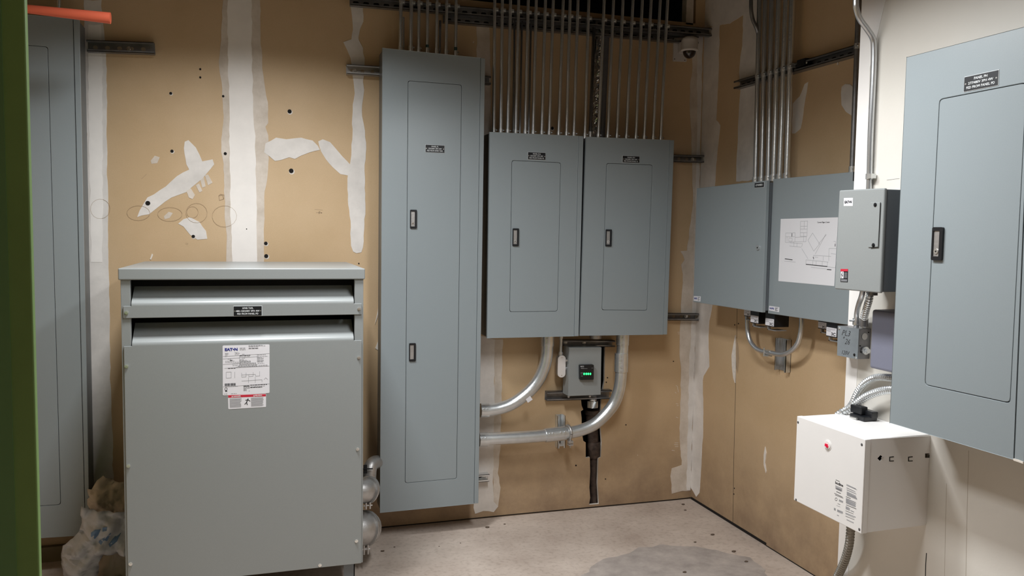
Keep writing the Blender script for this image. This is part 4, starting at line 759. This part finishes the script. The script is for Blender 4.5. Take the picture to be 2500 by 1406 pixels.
Fj = Fr('Y', -c4[1][0])
q = MB(HOLE, CAST)
for z, x, r, mi in ((c4[1][1] - .025, 1.855, .011, 1), (c4[1][1] - .055, 1.84, .002, 0), (c4[1][1] - .075, 1.845, .003, 0), (c4[1][1] - .012, 1.87, .002, 0)): q.disc(Fj, x, z, r, 0, .0012, 12, mi)
q.build('knockout', t); bolt(Fj, 1.858, c4[2][1] + .028, 0, .013, t, m=GALVB, h=.018)
# blue grey box tucked under the big panel
t = thing('blank_box', 'blue grey box tucked beside the big panel above the hoses', 'electrical box'); WG = XC - 1.80; c4 = quad(FC, WG, (2128, 755), (2184, 761.5), (2180, 914), (2121.5, 898)); ug = c4[0][0]
q = MB(PURP); ur = -1.87; q.prism(FC, [(ug, c4[0][1]), (ur, c4[0][1]), (ur, c4[3][1] + .0), (ug, c4[3][1])], 0, WG); q.build('box', t, bevel=.008, seg=3)
# short conduits between box and junction box
zj = FC.uv(2085, 800, .03)[1]
t = thing('short_conduit', 'short bent pipe between the flap box and junction box', 'conduit'); q = MB(GALV)
def onY(x, y, Y): d = ray(x, y); return CAM + d * (Y / d.y)
q.tube(smooth([FC.at(2108, 700, .09), FC.at(2104, 722, .085), FC.at(2097, 742, .06), FC.at(2092, 765, .035), FC.at(2090.5, 800, .026)], 6), .0085, 14); q.build('pipe', t); e = FC.at(2090.5, 793, .026)
q = MB(GALVB); q.tube([e, e + V((0, 0, .022))], .012, 12); q.tube([e + V((-.012, 0, .014)), e + V((-.024, .004, .014))], .003, 8); q.build('connector', t)
t = thing('flexible_conduit', 'short ribbed hose between the flap box and junction box', 'flexible conduit'); q = MB(GALVB); flex(q, [FC.at(2125, 706, .06), FC.at(2122, 730, .055), FC.at(2115, 755, .04), FC.at(2109, 780, .026), FC.at(2108, 800, .024)], .0105, .009); q.build('hose', t)
q = MB(GALVD); e = FC.at(2108, 797, .024); q.tube([e, e + V((0, 0, .026))], .014, 10); q.build('connector', t); q = MB(GALVD); e2 = FC.at(2131, 716, .06); q.tube([e2 + V((0, 0, -.006)), e2 + V((0, 0, .02))], .014, 10); q.build('connector', t)
# ---- white emergency ballast box
XW = 1.644; t = thing('battery_unit', 'white box with a red button under the big panel', 'battery unit'); yL, yR, z0, z1 = 2.160, 1.853, .7022, .978
sh = .0025; q = MB(WHITEP); q.box((XW + .004, yR, z0), (XW + .02, yL, z1)); q.box((XW, yR, z0), (XW + .004, yL, z1)); fp = q.build('front_cover', t, bevel=.0018)
Fs = Fr('Y', yR + .003); holes = []
def hq(*px): return [Fs.uv(x, y) for x, y in px]
h1 = hq((2142, 1119), (2150, 1110.5), (2157, 1117), (2149, 1126)); h2 = hq((2258.5, 1107), (2269.5, 1106), (2269.5, 1117.5), (2258.5, 1118))
q = MB(WHITEP, DARK); q.ring(Fs, [(XW + .02, z0 + .001), (XC, z0 + .004), (XC, z1 - .004), (XW + .02, z1 - .001)], [h1, h2], -.003, 0); q.box((XW + .02, yR + .006, z1 - .004), (XC, yL - .002, z1 - .001)); q.box((XW + .02, yR + .006, z0 + .001), (XC, yL - .002, z0 + .004)); q.box((XW + .02, yL - .005, z0 + .004), (XC, yL - .002, z1 - .004)); q.box((XW + .03, yR + .03, z0 + .004), (XC, yR + .032, z1 - .004), 1); bxw = q.build('housing', t)
q = MB(HOLE, CLEARW)
for cx in (2177, 2223):
    a = hq((cx - 6, 1115), (cx + 5, 1114), (cx + 5, 1116.2), (cx - 4, 1117), (cx - 4, 1124.5), (cx + 5, 1124), (cx + 5, 1126), (cx - 6, 1126.5)); q.prism(Fs, a, 0, .0006)
q.prism(Fs, hq((2151, 1117), (2157, 1113), (2157, 1118), (2152, 1120)), .0, .001, 1); q.build('knockout', bxw)
FW = Fr('X', XW)
for x, y in ((1948.5, 1031), (2104, 1085.5), (2098, 1292.5), (1943.5, 1220)): u, v = FW.uv(x, y); bolt(FW, u, v, 0, .0042, fp, m=GALVD, h=.001)
u, v = FW.uv(2021, 1086.5); q = MB(WHITEP); q.disc(FW, u, v, .017, 0, .001, 24); q.disc(FW, u, v, .013, .001, .003, 24); bz = q.build('bezel', fp, bevel=.0008); q = MB(REDL); q.fbox(FW, u - .0055, u + .0035, v - .004, v + .004, .003, .007); q.disc(FW, u + .003, v - .003, .004, .003, .006, 10); q.build('red_button', bz)
q = MB(LETG, LETK); rnd = random.Random(5)
def ww_(x, y): return V(FW.uv(2030 + x / 10.04, 1160 + y / 10.04))
def col(x0, x1, y0, y1, dy, mi=0, t_=.0011):
    y = y0
    while y < y1:
        a, b = ww_(x0, y), ww_(x1 - rnd.random() * (x1 - x0) * .15, y + (x1 - x0) * .41); line(q, FW, [tuple(a), tuple(b)], 0, t_, mi, .0002); y += dy
col(95, 285, 250, 330, 15); col(115, 250, 310, 345, 14); col(120, 240, 400, 410, 20, 1, .0018); col(70, 300, 440, 460, 30, 1, .0014); col(90, 290, 480, 500, 30, 1, .0014); col(185, 290, 595, 640, 13); col(150, 215, 695, 700, 10, 1); col(125, 220, 740, 745, 12); col(60, 110, 800, 850, 12); col(140, 285, 840, 900, 12); col(135, 185, 970, 990, 10)
col(370, 640, 220, 260, 15); col(370, 610, 300, 330, 15); col(375, 620, 350, 380, 15); col(375, 635, 400, 500, 13); col(355, 470, 525, 530, 10, 1, .0016); col(355, 610, 560, 690, 12); col(360, 610, 725, 735, 14, 1, .0015); col(350, 460, 760, 830, 13); col(470, 560, 860, 880, 13); col(345, 540, 870, 880, 15, 1); col(345, 595, 920, 955, 14); col(345, 570, 1000, 1010, 15, 1); col(370, 570, 1080, 1100, 15)
col(105, 215, 112, 118, 10, 1, .0016)
for a in range(10): p = ww_(115 + 28 * math.cos(a * .63), 590 + 36 * math.sin(a * .63)); p2 = ww_(115 + 28 * math.cos(a * .63 + .63), 590 + 36 * math.sin(a * .63 + .63)); line(q, FW, [tuple(p), tuple(p2)], 0, .0012, 1, .0002)
pr = q.build('printed_text', fp); c = ww_(190, 215); text(FW, 'bodine', c.x, c.y, 0, width=.034, height=.0085, m=LETK, parent=pr, bold=.03)
# hoses
hs = MB(GALVB); t = thing('flexible_conduit', 'upper ribbed metal hose arching from behind the big panel', 'flexible conduit', 'ribbed hoses above the white box')
def hp(l): return [FC.at(2050 + x / 10.04, 900 + y / 10.04, w) for x, y, w in l]
flex(hs, hp([(1700, 290, .03), (1450, 240, .025), (1260, 225, .02), (1000, 205, .018), (820, 235, .018), (640, 340, .018), (510, 480, .018), (410, 640, .018), (350, 780, .02), (300, 880, .022), (210, 1010, .022), (150, 1150, .022)]), .0105, .0085); hs.build('hose', t)
t = thing('flexible_conduit', 'lower ribbed metal hose crossing in front of the upper one', 'flexible conduit', 'ribbed hoses above the white box'); hs = MB(GALVB)
flex(hs, hp([(1700, 590, .06), (1450, 540, .05), (1250, 520, .045), (1050, 545, .043), (850, 600, .042), (640, 690, .042), (470, 810, .044), (320, 920, .05), (180, 1010, .06), (60, 1070, .07), (-60, 1160, .075)]), .0115, .0095); hs.build('hose', t)
t = thing('hose_bracket', 'small black clip on top of the white box', 'bracket'); Pb = FC.at(2104, 1003, .05); q = MB(BLACK)
q.box((Pb.x - .03, Pb.y - .045, z1), (Pb.x + .022, Pb.y + .02, z1 + .014)); q.box((Pb.x - .02, Pb.y - .02, z1 + .014), (Pb.x + .006, Pb.y + .03, z1 + .04)); q.box((Pb.x - .005, Pb.y - .05, z1 + .01), (Pb.x + .02, Pb.y - .005, z1 + .03)); q.build('clip', t, bevel=.003); q = MB(ZINC); q.tube([(Pb.x - .032, Pb.y + .012, z1 + .002), (Pb.x - .034, Pb.y - .02, z1 + .004)], .004, 8); q.build('screw', t)
t = thing('flexible_conduit', 'ribbed hose running down from under the white box', 'flexible conduit'); hs = MB(mat('dull_ribbed', (150, 146, 138), .4, .8, var=.1, vscale=40))
flex(hs, [FC.at(2078, 1262, .05), FC.at(2077, 1290, .05), FC.at(2073, 1330, .045), FC.at(2062, 1370, .035), FC.at(2046, 1405, .02), FC.at(2030, 1440, .014), FC.at(2012, 1475, .012)], .0125, .0105); hs.build('hose', t)
# ================= ORANGE PIPE, LEFT CLUTTER =================
t = thing('orange_pipe', 'orange plastic pipe sticking out above the far left panel', 'pipe'); a = onY(270, 44.5, 3.55); b_ = onY(64, 21.5, 3.55); d = (b_ - a); q = MB(ORANGE, HOLE)
q.tube([a, a + d, a + d * 1.28], [.0218, .0160, .0155], 20, cap=True); q.build('pipe', t)
conduit(FA, .06, (143, 30), (143.5, 0), 3.25, .009, 'thin conduit above the far left panel', None, conn=False, m=GALVB)
def cloth(name, outline_px, Y, m, amp, seed, par, dz=.0):
    F = Fr('Y', Y); P = [F.uv(x, y) for x, y in outline_px]; P = [(u, max(v, .004)) for u, v in P]
    bm = bmesh.new(); vs = [bm.verts.new((u, v, 0)) for u, v in P]; bm.faces.new(vs); bmesh.ops.triangulate(bm, faces=bm.faces[:])
    for _ in range(5):
        es = [e for e in bm.edges if e.calc_length() > .022]
        if not es: break
        bmesh.ops.subdivide_edges(bm, edges=es, cuts=1); bmesh.ops.triangulate(bm, faces=bm.faces[:])
    us = [p[0] for p in P]; vs_ = [p[1] for p in P]; cu = (min(us) + max(us)) / 2; cv2 = (min(vs_) + max(vs_)) / 2; ru = (max(us) - min(us)) / 2; rv = (max(vs_) - min(vs_)) / 2
    for v in bm.verts:
        e = max(0, 1 - ((v.co.x - cu) / ru) ** 2) ** .5; nn = noise.noise(V((v.co.x * 9 + seed, v.co.y * 9, seed))); n2 = noise.noise(V((v.co.x * 30 + seed, v.co.y * 22, seed + 4)));n3 = abs(noise.noise(V((v.co.x * 16 - v.co.y * 9, v.co.y * 6, seed + 9))))
        n4 = abs(noise.noise(V((v.co.x * 34 + v.co.y * 22, v.co.y * 26 - v.co.x * 8, seed + 2)))); w = .09 * e + amp * nn + amp * .45 * n2 + amp * 1.0 * n3 - amp * .8 * n4
        v.co = F.P(v.co.x, v.co.y, w)
    me = bpy.data.meshes.new(name); bm.to_mesh(me); bm.free(); me.materials.append(m); [setattr(p, 'use_smooth', True) for p in me.polygons]
    o = bpy.data.objects.new(name, me); COL.objects.link(o); o.parent = par; s = o.modifiers.new('thick', 'SOLIDIFY'); s.thickness = .0015; return o
t = thing('plastic_bag', 'crumpled white plastic bag with blue print on the floor', 'bag')
cloth('bag', [(210, 1216), (225, 1226), (250, 1228), (300, 1232), (330, 1240), (345, 1330), (262, 1335), (250, 1355), (248, 1380), (238, 1406), (228, 1440), (178, 1450), (160, 1420), (153, 1380), (154, 1345), (158, 1325), (185, 1302), (200, 1285), (210, 1260), (207, 1240)], 3.74, BAGM, .05, 3.1, t)
q = MB(mat('faded_blue_print', (96, 124, 158), .5)); Fb = Fr('Y', 3.62)
bl_ = [[(222, 1300), (232, 1293), (246, 1292), (240, 1306), (230, 1318), (222, 1310)], [(250, 1288), (262, 1286), (260, 1296), (250, 1298)], [(238, 1322), (256, 1312), (272, 1300), (262, 1320), (246, 1330)], [(265, 1328), (280, 1310), (296, 1300), (285, 1322), (268, 1336)]]
bag = bpy.data.objects['bag']; from mathutils.bvhtree import BVHTree
tree = BVHTree.FromPolygons([v.co for v in bag.data.vertices], [tuple(p.vertices) for p in bag.data.polygons])
for P in bl_:
    c = V((sum(x for x, y in P) / len(P), sum(y for x, y in P) / len(P))); poly = [c] + [V(p) for p in P]
    pts = []; n_ = len(P)
    R_ = 4; grid = []
    for k in range(n_):
        for j in range(R_ + 1): grid.append(c.lerp(V(P[k]), j / R_))
    b = len(q.v); ok = True
    for g in grid:
        d = ray(g.x, g.y).normalized(); hit = tree.ray_cast(CAM, d)
        q.v.append((hit[0] if hit[0] else CAM + d * 3.7) - d * .004)
    for k in range(n_):
        k2 = (k + 1) % n_
        for j in range(R_): q.face([b + k * (R_ + 1) + j, b + k * (R_ + 1) + j + 1, b + k2 * (R_ + 1) + j + 1, b + k2 * (R_ + 1) + j], 0, True)
q.build('printed_logo', t)
t = thing('crumpled_paper', 'tan crumpled paper behind the white plastic bag', 'paper')
cloth('paper', [(218, 1186), (232, 1182), (245, 1160), (258, 1152), (270, 1158), (285, 1166), (330, 1170), (340, 1250), (336, 1390), (240, 1395), (232, 1250), (226, 1228), (216, 1214), (226, 1202)], 3.9, KRAFT, .05, 8.2, t)
q = MB(mat('skirting', (104, 92, 70), .8, var=.15, vscale=6)); q.box((-1.6, YA - .03, .0), (-.62, YA, .07)); tag(q.build('baseboard_left'), kind='structure')
# crumbs on the slab
for i, (x, y, s) in enumerate(((1668, 1232, .011), (1673, 1246, .008), (1740, 1306, .012), (1697, 1324, .008), (1791, 1347, .012), (1822, 1372, .01), (1672, 1398, .012), (1190, 1288, .012), (1232, 1280, .007), (963, 1336, .006), (934, 1346, .01), (1124, 1326, .004), (1072, 1334, .004))):
    p = floor_at(x, y); bm = bmesh.new(); bmesh.ops.create_icosphere(bm, subdivisions=1, radius=s)
    for v in bm.verts: v.co = V((v.co.x * (1 + .5 * noise.noise(v.co * 300 + V((i, 0, 0)))), v.co.y * (.7 + .4 * noise.noise(v.co * 200 + V((0, i, 0)))), v.co.z * .35)) + V((p.x, p.y, s * .3))
    me = bpy.data.meshes.new('crumb'); bm.to_mesh(me); bm.free(); me.materials.append(mat('crumb_dark', (92, 78, 66), .9)); o = bpy.data.objects.new('crumb', me); COL.objects.link(o); tag(o, 'small dark crumb of debris on the concrete floor', 'debris', 'crumbs on the concrete floor')
# stud and clutter seen in the void above the back wall
q = MB(MUDT); q.box((2.30, YA - .0, zt - .01), (2.345, YA + .05, 3.3)); q.build('stud', WB)
t = thing('air_duct', 'dark duct in the void above the back wall', 'duct'); q = MB(DECK); q.box((.5, 4.25, 2.98), (2.2, 4.55, 3.2)); [q.box((.5 + k * .3, 4.24, 2.97), (.53 + k * .3, 4.56, 3.21)) for k in range(6)]; q.build('duct', t)
# ---- settle each thing: origin at its base
for o in list(bpy.data.objects):      # thing > part > sub-part, no deeper
    if o.parent and o.parent.parent and o.parent.parent.parent: o.parent.parent = o.parent.parent.parent
for r in ROOTS:
    kids = [o for o in bpy.data.objects if o.parent == r or (o.parent and o.parent.parent == r)]; ms = [o for o in kids if o.type == 'MESH']
    if not ms: continue
    vs = [v.co for o in ms for v in o.data.vertices]; lo = V((min(v.x for v in vs), min(v.y for v in vs), min(v.z for v in vs))); hi = V((max(v.x for v in vs), max(v.y for v in vs), max(v.z for v in vs)))
    c = V(((lo.x + hi.x) / 2, (lo.y + hi.y) / 2, lo.z)); r.location = c
    for o in ms: o.data.transform(Matrix.Translation(-c))
    for o in kids:
        if o.type == 'LIGHT': o.location -= c
